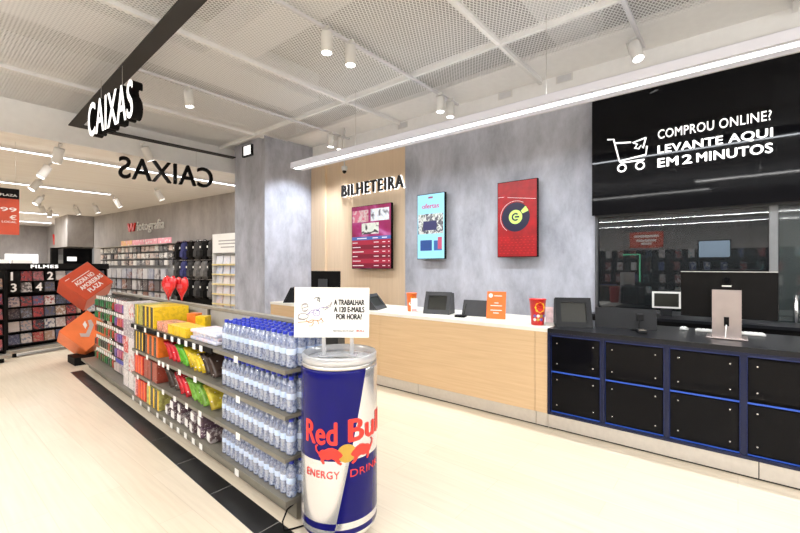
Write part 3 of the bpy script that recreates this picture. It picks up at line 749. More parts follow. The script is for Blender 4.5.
# card readers
def reader(label, p, rz, m):
    t = thing('card_reader', label, 'terminal', p, rz)
    obj('body', B().box(-.06, .06, -.035, .035, 0, .03).bevel(.008), m, t)
    obj('display', B().box(-.05, -.005, -.025, .025, .0302, .033), M['chrome'], t)
    obj('gooseneck', B().tube([(.05, 0, .02), (.09, 0, .05), (.12, -.01, .11)], .006), M['black'], t)
    obj('handset', B().box(-.02, .02, -.028, .028, .09, .15).bevel(.006), m, t).location = (.13, -.015, 0)
    obj('cable', B().tube([(.06, .02, .008), (.12, .06, .006), (.17, .02, .006), (.16, -.06, .006)], .004, 6), M['black'], t)
reader('small card reader with a cable on the black desktop', (4.03, .64, CT + .003), R(20), M['dark_grey'])
t = thing('payment_pad', 'small black payment pad with cable on the cream worktop', 'terminal', (4.03, 2.43, CT), R(15))
obj('body', B().box(-.05, .05, -.06, .06, 0, .025).bevel(.008), M['black'], t); obj('display', B().box(-.035, .035, .01, .05, .0252, .028), M['chrome'], t)
obj('cable', B().tube([(.05, 0, .012), (.09, -.02, .03), (.12, -.02, .09), (.135, -.03, .14)], .004, 6), M['black'], t)

# staff screens
def monitor(label, p, rz, w, h, z0, silver=True, extra=True):
    """its back looks to -X"""
    t = thing('monitor', label, 'monitor', p, rz)
    b = B(); n = 10; f = []
    for i in range(n + 1):
        y = -w / 2 + w * i / n; bow = .018 * (1 - (2 * y / w) ** 2)
        f.append((y, -bow))
    pts = [(x, y) for y, x in f] + [(.022 - .0 * y, y) for y, x in f[::-1]]
    b.prism(pts, z0, z0 + h); obj('back_shell', b, M['black'], t)
    pts2 = [(x + .001, y) for y, x in f] + [(x + .012, y) for y, x in f[::-1]]
    obj('top_edge', B().prism(pts2, z0 + h + .0003, z0 + h + .005), M['white'] if silver else M['dark_grey'], t)
    obj('display', B().box(.0222, .025, -w / 2 + .008, w / 2 - .008, z0 + .008, z0 + h - .008), M['screen_off'], t)
    sm = M['stand'] if silver else M['grey_panel']
    obj('stand_neck', B().box(-.066, -.050, -.092 * w / .61, .092 * w / .61, .012, z0 + h * .62).box(-.052, -.012, -.06, .06, z0 + h * .3, z0 + h * .58), sm, t)
    obj('stand_base', B().box(-.13, .09, -.13, .13, 0, .012).bevel(.004), sm, t)
    if extra:
        obj('emblem', B().lathe([(.024, 0), (.028, .003), (.020, .004), (.018, .001)], 24, mx=T((-.0195, 0, z0 + h * .82)) @ Matrix.Rotation(-PI / 2, 4, 'Y')), M['gloss_black'], t)
        obj('paper_tag', B().box(-.020, -.0185, -.03, .03, z0 + h * .685, z0 + h * .715), M['card'], t)
        obj('plug', B().box(-.078, -.066, -.016, .016, .10, .17), M['black'], t)
        obj('cable', B().tube([(-.078, 0, .11), (-.085, .004, .07), (-.09, .006, .02), (-.11, .008, .006)], .005, 6), M['white'], t)
    return t
M['stand'] = mat('rose_silver_stand', (.50, .43, .41), .35, .7, noise=.04)
monitor('big black monitor seen from its back on the black counter', (4.215, .07, CT + .003), R(0), .61, .37, .155)
m2 = monitor('dark monitor seen from its back behind the placard, near the concrete column', (4.42, 5.24, CT), R(8), .62, .33, .165, False, False)
obj('paper_tag', B().box(-.03, -.024, -.22, -.10, .165, .215), M['card'], m2)
t = thing('keyboard', 'white slim keyboard lying on the black desktop behind the monitor', 'keyboard', (4.50, .06, CT + .003), R(3))
obj('case', B().box(-.06, .06, -.235, .235, 0, .014).bevel(.004), M['white'], t)
for r_ in range(4):
    b = B()
    for k in range(14): b.box(-.05 + r_ * .026, -.03 + r_ * .026, -.222 + k * .032, -.195 + k * .032, .0145, .019)
    obj('key', b, M['card'], t)
t = thing('computer_mouse', 'white computer mouse on the black desktop next to the keyboard', 'mouse', (4.47, .375, CT + .003))
obj('shell', B().lathe([(.002, .034), (.016, .032), (.028, .024), (.034, .010), (.033, 0)], 20), M['white'], t); obj('wheel', B().box(-.02, -.008, -.003, .003, .028, .036), M['grey_panel'], t)

# objects in the room behind the glass and in the shop it mirrors
t = thing('tablet_stand', 'white framed tablet on the dark back worktop under the window', 'tablet', (5.40, .615, .951), R(12))
obj('bezel', B().box(-.01, .01, -.135, .135, .085, .27), M['white'], t); obj('display', B().box(-.013, -.0102, -.115, .115, .105, .25), M['screen_off'], t); obj('foot', B().box(-.04, .06, -.05, .05, 0, .086), M['dark_grey'], t)
t = thing('back_worktop', 'dark staff worktop along the wall under the window', 'worktop', (5.33, 0, 0))
obj('countertop', B().box(-.23, .22, -2.4, 1.35, .92, .95), M['desk_black'], t); obj('body', B().box(-.20, .22, -2.39, 1.34, 0, .919), M['black'], t)
t = thing('work_table', 'dark work table in the room behind the window', 'table', (6.5, .3, 0))
obj('tabletop', B().box(-.4, .5, -1.6, 1.2, .91, .949), M['black'], t)
for x in (-.35, .42):
    for y in (-1.5, 1.1): obj('leg', B().box(x - .03, x + .03, y - .03, y + .03, 0, .909), M['black'], t)
# shop floor opposite, only seen as a mirror image in the window
t = thing('hanging_sign', 'red hanging promotion sign mirrored in the dark window', 'sign', (-4.0, 2.28, 2.1))
obj('card', B().box(-.004, .004, -.47, .47, 0, .52), M['orange'], t)
for k, (z, w) in enumerate(((.34, .7), (.2, .55), (.1, .3))): obj('lettering', B().box(.0045, .006, -w / 2, w / 2, z, z + .07), M['card'], t)
for y in (-.4, .4): obj('hanging_wire', B().tube([(0, y, .52), (0, y, 1.88)], .004, 6), M['steel'], t)
t = thing('wall_screen', 'bright blue screen mirrored in the dark window above the monitor', 'screen', (-4.2, .55, 1.75))
obj('casing', B().box(-.05, 0, -.4, .4, 0, .55), M['black'], t); obj('display', B().box(0.001, .004, -.37, .37, .03, .52), em('pale_blue_bright_screen', (.55, .75, 1), 2.2), t)
t = thing('display_wall', 'black display wall across the shop, mirrored in the window', 'display', (-4.6, 1.5, 0))
obj('back_panel', B().box(-.3, .0, -3.5, 3.5, 0, 2.05), M['black'], t)
for z in (.55, .95, 1.35, 1.75): obj('shelf', B().box(0, .34, -3.5, 3.5, z, z + .03), M['dark_grey'], t)
gl = em('green_light_strip', (.15, .85, .45), 2.5)
for (y0, y1, z0, z1) in ((.98, 1.02, 1.0, 1.9), (1.0, 1.5, 1.88, 1.92), (2.6, 2.64, 1.0, 1.9)): obj('light_strip', B().box(.345, .36, y0, y1, z0, z1), gl, t)
cm = cover_mat('gadget_box_print', [(.05, .09, .25), (.5, .5, .52), (.25, .05, .05), (.08, .3, .35), (.03, .03, .04), (.6, .6, .62)], .3, .2, 12)
gm = B().box(0, .2, -.075, .075, 0, .26).bevel(.004, 1).mesh('gadget_box'); gp = None
for r_, z in enumerate((.581, .981, 1.381, 1.781)):
    for k in range(16):
        g = link('gadget_box', gm, cm, None, (-4.5, 4.7 - k * .4 + random.uniform(-.05, .05), z))
        tag(g, f'boxed gadget on the {ORD[r_]} shelf up of the mirrored black display wall, {ORD[k]} along', 'box', 'gadget boxes across the shop')
# ------------------------------------------------------------------ giant drink can
CX, CY = 1.588, 1.756
t = thing('drink_can', 'giant blue and silver drink can standing at the end of the shelves', 'can', (CX, CY, 0), R(-41.4))
t.rotation_euler = (0, 0, math.atan2(-CY, -CX) + PI / 2)
CR = .213
obj('body', B().lathe([(.165, .035), (.185, .045), (.205, .075), (CR, .10), (CR, .90), (CR, .94), (.208, .952)], 96, cap=True), M['can'], t)
obj('lid_ring', B().lathe([(.207, .953), (.211, .957), (.211, .968), (.206, .972)], 64, cap=False), M['steel'], t)
obj('clear_rim', B().lathe([(.205, .972), (.209, .976), (.211, 1.012), (.206, 1.020), (.198, 1.020), (.198, .985)], 64, cap=False), M['clear'], t)
obj('lid', B().lathe([(.0, .975), (.12, .976), (.198, .980)], 64, cap=False), mat('printed_silver_lid', (.66, .67, .70), .3, .55, noise=.35, scale=40), t)
obj('pull_tab', B().lathe([(.045, .978), (.05, .984), (.045, .988), (.03, .984)], 24, c=(.0, -.05, 0)), M['steel'], t)
for k in range(4):
    a = R(45 + 90 * k)
    obj('caster', B().cyl(.026, -.012, .012, seg=16, mx=T((.15 * math.cos(a), .15 * math.sin(a), .0265)) @ Matrix.Rotation(PI / 2, 4, 'X')).box(.15 * math.cos(a) - .01, .15 * math.cos(a) + .01, .15 * math.sin(a) - .015, .15 * math.sin(a) + .015, .03, .05), M['black'], t)
def on_can(b, lift=0):
    bm = b.bm
    for _ in range(3):
        es = [e for e in bm.edges if abs(e.verts[0].co.x - e.verts[1].co.x) > .018]
        if es: bmesh.ops.subdivide_edges(bm, edges=es, cuts=1)
    bmesh.ops.triangulate(bm, faces=bm.faces[:])
    for v in bm.verts:
        r = CR + .0012 + v.co.z + lift; a = v.co.x / CR - PI / 2
        v.co = (r * math.cos(a), r * math.sin(a), v.co.y)
    return b
def can_text(body, x0, x1, z, h, m, bold, tilt=0):
    b = xform(text_mesh(body, x1 - x0, h, bold=bold, space=1.04, ext=.0015), T((x0, z, 0)) @ Matrix.Rotation(tilt, 4, 'Z'))
    obj('lettering', on_can(b), M[m], t)
can_text('Red', R(-54) * CR, R(-4) * CR, .572, .116, 'red_print', .05)
can_text('Bull', R(13) * CR, R(82) * CR, .582, .116, 'red_print', .05)
can_text('ENERGY', R(-53) * CR, R(0) * CR, .395, .038, 'red_print', -.004)
can_text('DRINK', R(15) * CR, R(72) * CR, .398, .038, 'red_print', -.004)
obj('sun_emblem', on_can(B().prism([(R(10) * CR + .050 * math.cos(k * PI / 16), .525 + .048 * math.sin(k * PI / 16)) for k in range(32)], 0, .0012)), M['gold'], t)
bull = [(.000, .010), (.014, .026), (.034, .040), (.056, .048), (.078, .046), (.098, .036), (.112, .036), (.124, .028), (.132, .012), (.128, .000), (.120, -.004), (.118, -.022), (.108, -.036), (.098, -.034), (.104, -.020), (.096, -.010), (.078, -.012), (.060, -.006), (.044, -.012), (.030, -.030), (.012, -.040), (.004, -.034), (.018, -.022), (.020, -.006), (.008, .000)]
tail = [(.128, .020), (.142, .030), (.146, .046), (.136, .054), (.142, .060), (.154, .050), (.150, .028), (.134, .012)]
c0 = R(10) * CR
for sgn, off in ((1, .020), (-1, -.020)):
    q = [(c0 + off + sgn * x * .98, .508 + y * 1.05) for x, y in bull]; q2 = [(c0 + off + sgn * x * .98, .508 + y * 1.05) for x, y in tail]
    if sgn < 0: q, q2 = q[::-1], q2[::-1]
    obj('bull_emblem', on_can(B().prism(q, .001, .0028)), M['red_print'], t)
    obj('bull_tail', on_can(B().prism(q2, .001, .0028)), M['red_print'], t)

# placard on the can
t = thing('placard', 'white paper placard with a sketch standing on the giant can', 'sign', (1.594, 1.776, .9895), math.atan2(-.75, .66) )
PWD = .425
mx = T((-.247, -.02, .108)) @ Matrix.Rotation(R(.6), 4, 'Y')
obj('card', B().box(0, PWD, 0, .006, 0, .285, mx), M['card'], t)
obj('stand', B().box(-.10, .10, -.015, .0, .11, .14).box(-.09, -.07, -.018, .005, 0, .14).box(.07, .09, -.018, .005, 0, .14).box(-.11, .11, -.04, .04, 0, .005), M['clear'], t)
def pl(body, x, z, w, h, m, bold): obj('lettering', xform(text_mesh(body, w, h, bold=bold, ext=.0006), mx @ T((x, -.0006, z)) @ FACE_Y), M[m], t)
pl('A TRABALHAR', .225, .186, .172, .030, 'ink', .10); pl('A 120 E-MAILS', .225, .145, .172, .030, 'ink', .10); pl('POR HORA?', .238, .104, .145, .030, 'ink', .10)
pl('RED BULL D\u00c1-TE ASAS', .222, .034, .115, .010, 'ink', .01); pl('BULL', .355, .033, .045, .012, 'red_print', .03)
def sk(m, *lines, r=.0024):
    for ln in lines: obj('sketch', B().tube([mx @ Vector((x, -.001, z)) for x, z in ln], r, 5), M[m], t)
def arc(cx_, cz, rx, rz_, a0, a1, n=12): return [(cx_ + rx * math.cos(R(a0 + (a1 - a0) * i / n)), cz + rz_ * math.sin(R(a0 + (a1 - a0) * i / n))) for i in range(n + 1)]
sk('violet_ink', arc(.115, .135, .032, .022, 20, 200), arc(.125, .14, .02, .018, 0, 360), arc(.10, .12, .035, .02, 30, 170), [(.125, .15), (.15, .17), (.19, .172)], r=.0016)
sk('grey_ink', arc(.06, .17, .018, .024, 0, 340), arc(.05, .12, .03, .016, 0, 350), [(.03, .13), (.02, .105), (.06, .10)], [(.16, .165), (.20, .185), (.215, .205)], [(.17, .155), (.205, .178), (.215, .205)], [(.05, .15), (.075, .155)], [(.045, .165), (.075, .175)], [(.04, .185), (.075, .19)])
sk('brown_ink', [(.02, .085), (.08, .09), (.10, .10), (.14, .095), (.155, .11)], arc(.09, .10, .02, .016, 180, 360), [(.11, .085), (.10, .065), (.085, .065)], [(.15, .11), (.165, .09), (.155, .083)], [(.13, .10), (.14, .075)])
sk('ink', arc(.13, .218, .016, .010, 10, 190), arc(.135, .215, .006, .006, 0, 300), [(.145, .216), (.139, .200)], r=.002)
# cable loop on the floor by the can
o = obj('cable', B().tube([(1.46, 2.02, .10), (1.40, 1.99, .11), (1.355, 1.97, .07), (1.36, 1.965, .02), (1.41, 1.955, .008), (1.47, 1.93, .008), (1.53, 1.99, .03)], .005, 8), M['black']); tag(o, 'black cable loop hanging to the floor at the shelf end behind the can', 'cable')

# ------------------------------------------------------------------ the gondola
GO = Vector((1.39, 1.99, 0)); GD = Vector((math.sin(g_), math.cos(g_), 0)); GN = Vector((math.cos(g_), -math.sin(g_), 0))
def gp_(x, s, z=0):
    p = GO + GN * x + GD * s
    return (p.x, p.y, z)
GR = -g_
GLEN, W0, S0 = 5.45, .955, 2.93
LV = (.905, .645, .40, .155)
gon = thing('shelf_gondola', 'long taupe shelf unit along the aisle', 'shelf', gp_(0, 0), GR)
obj('back_panel', B().box(.405, .435, .0, GLEN, .06, 1.09), M['shelf_dark'], gon)
obj('top_rail', B().box(.39, .45, -.01, GLEN + .01, 1.09, 1.115), M['rail'], gon)
ab = obj('acoustic_board', B().box(.392, .404, W0, S0, .92, 1.085), mat('pale_grey_back_sheet', (.40, .385, .36), .6), gon)
obj('base_plate', B().box(.0, .47, 0, GLEN, .122, LV[3] - .001), M['shelf'], gon)
obj('kick_panel', B().box(.085, .455, .02, GLEN - .02, .012, .121), M['shelf'], gon)
for s in (.05, W0, 1.95, S0, 4.1, GLEN - .05): obj('foot', B().cyl(.02, 0, .0115, (.14, s), 12), M['black'], gon)
for s in (-.004, W0, 1.94, S0, 4.08, GLEN - .026): obj('upright', B().box(.375, .404, s, s + .03, .156, 1.089), M['shelf_dark'], gon)
shelves = {}
for bay, (s0, s1) in (('w', (.0, W0 - .006)), ('s', (W0, S0))):
    for k, z in enumerate(LV[:3]):
        b = B().box(0, .36, s0, s1, z - .022, z - .001).box(-.006, .0, s0, s1, z - .026, z - .0005)
        sh = obj('shelf', b, M['shelf'], gon); shelves[bay, k] = sh
        for s in (s0 + .012, s1 - .016): obj('bracket', B().prism([(.02, z - .03), (.36, z - .03), (.374, z - .10), (.374, z - .028)], s, s + .004, Matrix(((1, 0, 0, 0), (0, 0, 1, 0), (0, 1, 0, 0), (0, 0, 0, 1)))), M['shelf_dark'], sh)
for k in (0, 1, 2):
    if k == 0: obj('price_rail', B().box(-.014, -.0065, W0, S0, LV[0] - .04, LV[0] - .002), M['black'], shelves['s', 0])
TAGS = {('w', 0): [.592], ('w', 1): [.563], ('w', 2): [.563], ('s', 0): [2.774, 2.455, 2.087, 1.907, 1.738, 1.58, 1.431, 1.271, 1.139],
        ('s', 1): [2.425, 2.087, 1.98, 1.86, 1.591, 1.271, 2.75], ('s', 2): [2.378, 1.983, 1.7, 1.44, 1.176, 2.72]}
base_tags = [.592, 2.9, 2.65, 2.40, 2.15, 1.97, 1.80, 1.64, 1.48, 1.32, 1.176]
tagm = B().box(-.003, 0, -.026, .026, -.03, .014)
tm = tagm.mesh('price_tag')
for key, ss in TAGS.items():
    for s in ss: link('price_tag', tm, M['card'], shelves[key], (-.0145 if key == ('s', 0) else -.0065, s, LV[key[1]] - .016))
for s in base_tags: link('price_tag', tm, M['card'], gon, (-.0005, s, LV[3] - .022))

# ---- water bottles
t = thing('water_bottle', 'x', 'bottle', gp_(0, 0), GR, 'water bottles on the shelf unit')
pr_ = [(.018, 0), (.0285, .003), (.0305, .012), (.0305, .030), (.0285, .036), (.0305, .042), (.0285, .050), (.0305, .058), (.0305, .066), (.0295, .070), (.0295, .118), (.0305, .122), (.0305, .134), (.029, .150), (.022, .172), (.0135, .186), (.0125, .195)]
obj('body', B().lathe(pr_, 12), M['water'], t)
obj('label', B().lathe([(.0301, .080), (.0306, .081), (.0306, .113), (.0301, .114)], 12, cap=False), M['sleeve'], t)
obj('cap', B().lathe([(.0150, .1905), (.0155, .192), (.0155, .210), (.0135, .212)], 12), M['blue_cap'], t)
SHN = ('topmost', 'second', 'third', 'lowest')
ROWN = ('front', 'second', 'third', 'rear')
first = True
for k in range(4):
    for r_ in range(4 if k == 0 else 3):
        for i in range(14):
            p = gp_(.060 + r_ * .0645, .036 + i * .0645 + random.uniform(-.002, .002), LV[k] + .0005)
            lab = f'clear water bottle on the {SHN[k]} shelf, {ROWN[r_]} row, {ORD[i]} from the giant can'
            if first: t.location = p; t['label'] = lab; first = False; o = t
            else: o = dup(t, p, None, lab)
            o.rotation_euler = (0, 0, GR + random.uniform(-.5, .5))
# ---- cartons and bags in the snack bay
CART = {}
def print_mat(name, cols, spread=.22, white=.16, scale=14, rough=.4):
    if name not in CART: CART[name] = cover_mat(name, cols, spread, white, scale, rough)
    return CART[name]
def carton(label, s, w, h, d, z, body, front, x=.012, rz=0, tilt=0, stripe=None, kind='snack_carton', group=None):
    t = thing(kind, label, 'box', gp_(x, s, z + .0005), GR + rz, group)
    if tilt: t.rotation_euler = (0, tilt, GR + rz)
    obj('carton', B().box(0, d, -w / 2, w / 2, 0, h).bevel(.003, 1), body, t)
    obj('front_label', B().box(-.0012, -.0004, -w / 2 + .004, w / 2 - .004, .004, h - .004), front, t)
    if stripe: obj('edge_band', B().box(-.0022, -.0014, -w / 2 + .004, -w / 2 + w * .33, .004, h - .004), stripe, t)
    return t
yel = print_mat('yellow_carton_print', [(.78, .52, .01)], .10, .08, 24); dkc = print_mat('dark_carton_print', [(.05, .04, .03)], .12, .12, 30)
olv = print_mat('olive_carton_print', [(.42, .38, .08)], .2, .14, 24); orgc = print_mat('orange_carton_print', [(.85, .20, .02)], .08, .08, 20)
brn = print_mat('brown_carton_print', [(.30, .05, .03)], .10, .10, 24); redc = print_mat('red_carton_print', [(.65, .04, .03)], .1, .12, 24)
pnk = print_mat('rose_carton_print', [(.70, .28, .18)], .25, .25, 24); wht = print_mat('white_red_carton_print', [(.66, .62, .61), (.55, .07, .06), (.62, .56, .56), (.34, .30, .33)], .30, .36, 20)
ygr = print_mat('yellow_green_carton_print', [(.50, .46, .14)], .2, .14, 20)
Y2 = M['yellow']
for i, (s, f, st, bd) in enumerate(((2.83, olv, Y2, olv), (2.70, olv, None, olv), (2.575, dkc, Y2, yel), (2.455, dkc, Y2, yel), (2.335, dkc, Y2, yel))):
    carton(f'tall {"olive" if i < 2 else "yellow and dark"} snack carton on the topmost shelf, {ORD[i]} from the hanging packs', s, .112, .205, .31, LV[0], bd, f, stripe=st, group='upright cartons on the topmost shelf')
for i, (s, m_, nm) in enumerate(((2.14, pnk, 'rose'), (2.0, pnk, 'rose'), (1.86, yel, 'yellow'), (1.72, yel, 'yellow'), (1.58, yel, 'yellow'))):
    carton(f'low {nm} tray carton on the topmost shelf front, {ORD[i]} after the tall cartons', s, .13, .085, .17, LV[0], m_, m_, group='low tray cartons')
carton('orange snack pack leaning up behind the low tray cartons', 2.02, .10, .15, .09, LV[0], orgc, orgc, x=.245, rz=.5)
carton('yellow snack pack tilted up behind the low tray cartons', 1.82, .10, .14, .09, LV[0], yel, yel, x=.25, rz=.6)
fl = print_mat('pale_packet_print', [(.62, .66, .82), (.80, .62, .68), (.72, .72, .84), (.82, .74, .70)], .3, .3, 16)
def flat(label, s, x, z, rz, m_, w=.16, d=.22, h=.028):
    t = obj('flat_packet', B().box(-d / 2, d / 2, -w / 2, w / 2, 0, h).bevel(.010, 2), m_, None, gp_(x, s, z), GR + rz); tag(t, label, 'packet', 'flat pale packets on the topmost shelf'); return t
for i in range(3):
    for j in range(3):
        flat(f'pale flat sweets packet, {("lowest", "middle", "topmost")[j]} of pile {("nearest the low trays", "in the middle", "nearest the bottles")[i]}', 1.42 - i * .165, .15 + .02 * (j % 2), LV[0] + .0005 + j * .0286, random.uniform(-.015, .015), fl)
for i, (s, b_, f, st) in enumerate(((2.86, dkc, dkc, Y2), (2.76, dkc, dkc, Y2), (2.66, dkc, dkc, Y2), (2.50, orgc, dkc, M['orange_sign']), (2.37, orgc, dkc, M['orange_sign']), (2.24, orgc, dkc, M['orange_sign']))):
    carton(f'{"slim dark" if i < 3 else "orange sided dark"} carton on the second shelf, {ORD[i]} from the hanging packs', s, .09 if i < 3 else .12, .19, .28, LV[1], b_, f, stripe=st, group='cartons on the second shelf')
for i, (s, b_, f, st) in enumerate(((2.86, redc, redc, M['orange_sign']), (2.77, redc, redc, M['orange_sign']), (2.68, redc, redc, M['orange_sign']), (2.53, brn, brn, None), (2.40, brn, brn, M['ink']), (2.27, brn, brn, None))):
    carton(f'{"slim red and orange" if i < 3 else "red-brown"} carton on the third shelf, {ORD[i]} from the hanging packs', s, .085 if i < 3 else .12, .19, .28, LV[2], b_, f, stripe=st, group='cartons on the third shelf')
for i, (s, b_, f, st) in enumerate(((2.87, wht, wht, M['red_print']), (2.77, redc, redc, M['orange_sign']), (2.68, redc, redc, M['orange_sign']), (2.59, redc, redc, M['orange_sign']), (2.45, ygr, ygr, Y2), (2.33, ygr, dkc, Y2), (2.21, ygr, dkc, Y2))):
    carton(f'{"white" if i < 1 else "slim red and orange" if i < 4 else "yellow-green"} carton on the lowest shelf, {ORD[i]} from the hanging packs', s, .085 if i < 4 else .11, .19, .28, LV[3], b_, f, stripe=st, group='cartons on the lowest shelf')
bagm = {}
def bag_kind(nm, cols, spread=.2, white=.13):
    me = B().pillow(.30, .215, .034, 10, 8, .14, len(bagm) + 3).mesh('snack_bag'); bagm[nm] = (me, cover_mat(nm.replace(' ', '_') + '_bag_print', cols, spread, white, 13, .25)); me.materials.append(bagm[nm][1])
for nm, c in (('red', (.62, .02, .03)), ('green', (.12, .42, .03)), ('yellow', (.80, .58, .02)), ('dark brown', (.07, .045, .035)), ('leaf green', (.20, .42, .06)), ('mustard', (.62, .50, .05))): bag_kind(nm, [c])
def bags(row, seq):
    s = None; cnt = {}
    z = LV[row] + .002
    for nm, n, s0, step in seq:
        for i in range(n):
            o = link('snack_bag', bagm[nm][0], None, None, gp_(.195 + random.uniform(-.015, .015), s0 - i * step, z + .012))
            o.rotation_euler = (R(-48 + random.uniform(-2, 2)), 0, GR + random.uniform(-.03, .03))
            tag(o, f'{nm} snack bag leaning on the {SHN[row]} shelf, {ORD[i]} of its colour towards the bottles', 'bag', f'{nm} snack bags on the {SHN[row]} shelf')
bags(1, (('red', 4, 1.99, .062), ('green', 3, 1.73, .062), ('yellow', 5, 1.53, .066), ('dark brown', 3, 1.19, .066)))
bags(2, (('dark brown', 4, 2.00, .066), ('red', 4, 1.73, .062), ('leaf green', 5, 1.47, .066), ('mustard', 2, 1.14, .066)))
brk = print_mat('dark_violet_bar_print', [(.09, .055, .06), (.40, .36, .36), (.12, .07, .10)], .33, .25, 34)
bme = B().box(-.15, .15, -.05, .05, 0, .085).bevel(.012, 2).mesh('wrapped_bar'); lme = B().box(-.1535, -.1505, -.04, .04, .012, .073).mesh('end_label')
for i in range(7):
    for j in range(2 if i in (1, 2, 4, 5) else 1):
        o = thing('wrapped_bar', f'dark wrapped {"upper" if j else "lower"} biscuit pack on the lowest shelf, {ORD[i]} after the yellow-green cartons', 'packet', gp_(.18 + random.uniform(-.01, .01), 2.00 - i * .148, LV[3] + .001 + j * .0865), GR + random.uniform(-.16, -.02), 'wrapped packs on the lowest shelf')
        link('wrapper', bme, brk, o); link('end_label', lme, M['card'], o)
# ---- hanging packs
hd = {}
def pack_kind(nm, w, h, cols, white=.2):
    a = B().box(.002, .004, -w / 2, w / 2, -h, .0).bevel(.0008, 1).mesh('card'); b = B().box(-.022, .0015, -w / 2 + .006, w / 2 - .006, -h + .006, -h * .36).bevel(.004, 1).mesh('blister')
    c = B().box(-.0005, .0015, -w / 2 + .004, w / 2 - .004, -h * .32, -.004).mesh('header')
    hd[nm] = (a, b, c, cover_mat(nm.replace(' ', '_') + '_print', cols, .10, white, 30, .35))
pack_kind('green battery pack', .082, .15, [(.01, .16, .05), (.50, .04, .02), (.02, .20, .07), (.06, .05, .05)], .10)
pack_kind('violet accessory pack', .10, .155, [(.40, .07, .18), (.42, .14, .25), (.10, .07, .32), (.55, .10, .10)], .12)
pack_kind('blue topped accessory pack', .11, .16, [(.55, .45, .42), (.35, .30, .30)])
hookm = B().tube([(0, 0, 0), (-.29, 0, 0), (-.295, 0, .012)], .0025, 6).mesh('peg_hook')
def hang(nm, s, z, x, label, header, grp):
    a, b, c, m_ = hd[nm]
    t = thing(nm.replace(' ', '_'), label, 'pack', gp_(x, s, z), GR, grp)
    link('card', a, m_, t); link('blister', b, m_, t); link('header', c, header, t)
    link('peg_hook', hookm, M['chrome'], gon, (.402, s, z - .008)).scale = ((.402 - x - .0075) / .298, 1, 1)
TOPS = (1.075, .90, .70, .505, .31)
RN = ('topmost', 'second', 'third', 'fourth', 'lowest')
for r_, z in enumerate(TOPS):
    for i in range(11): hang('green battery pack', 5.34 - i * .106, z, .17, f'white topped battery pack, {RN[r_]} hanging row, {ORD[i]} from the tilted cubes', M['card'], 'hanging battery packs')
    if r_ < 4:
        for i in range(5): hang('violet accessory pack', 4.16 - i * .115, z, .15, f'violet and white accessory pack, {RN[r_]} hanging row, {ORD[i]} after the battery packs', M['card'], 'hanging accessory packs')
for i in range(6): hang('blue topped accessory pack', 4.18 - i * .12, .325, .15, f'blue topped accessory pack in the lowest hanging row, {ORD[i]} after the battery packs', M['blue_cap'], 'blue topped hanging packs')
for r_ in range(5):
    for i in range(2):
        carton(f'white and red boxed gadget, {RN[4 - r_]} of the {"pile by the snack cartons" if i else "pile by the hanging packs"}', 3.33 - i * .2, .19, .188, .27, LV[3] + r_ * .1885, wht, wht, x=.04, kind='gadget_box', group='piled white gadget boxes')
# ---- red foil hearts on the rail
def heart(w, h, t_):
    pts = []
    for i in range(40):
        a = 2 * PI * i / 40
        x = 16 * math.sin(a) ** 3; y = 13 * math.cos(a) - 5 * math.cos(2 * a) - 2 * math.cos(3 * a) - math.cos(4 * a)
        pts.append((x / 32 * w, (y + 17) / 29 * h))
    b = B(); c = (0, h * .58)
    rings = {}
    lv = (1, .93, .8, .55, .25)
    for sd in (-1, 1):
        rs = []
        for k, q in enumerate(lv):
            if k == 0 and sd == 1: rs.append(rings[-1][0]); continue
            y = 0 if k == 0 else sd * t_ / 2 * math.sqrt(1 - q * q)
            rs.append([b.bm.verts.new((c[0] + (x - c[0]) * q, y, c[1] + (z - c[1]) * q)) for x, z in pts])
        rings[sd] = rs
        for p, q in zip(rs, rs[1:]):
            for i in range(40):
                f = b.bm.faces.new((p[i], p[(i + 1) % 40], q[(i + 1) % 40], q[i])); f.smooth = True
        b.bm.faces.new(rs[-1]).smooth = True
    return b
fa = R(-60)
for i, (dx, dy, w, h) in enumerate(((-.084, .0, .160, .27), (.0, -.080, .15, .255), (.084, .0, .160, .27))):
    p = gp_(.42, 2.94, 1.116)
    q = (p[0] + dx * math.cos(fa) - dy * math.sin(fa), p[1] + dx * math.sin(fa) + dy * math.cos(fa), 1.116 + (.03 if i == 1 else 0))
    t = thing('foil_heart', ('red foil heart bag on the shelf rail, nearest the tilted cubes', 'small red foil heart bag between its two larger twins', 'red foil heart bag on the shelf rail, nearest the black bags')[i], 'bag', q, fa, 'red foil hearts')
    obj('foil', heart(w, h, .07), M['red_gloss'], t); obj('window_print', B().box(-.03, .03, -.0385, -.034, h * .52, h * .68), mat('pale_red_print', (.75, .10, .12), .3), t)
    if i == 1: obj('stand', B().cyl(.006, -.03, .03), M['steel'], t)

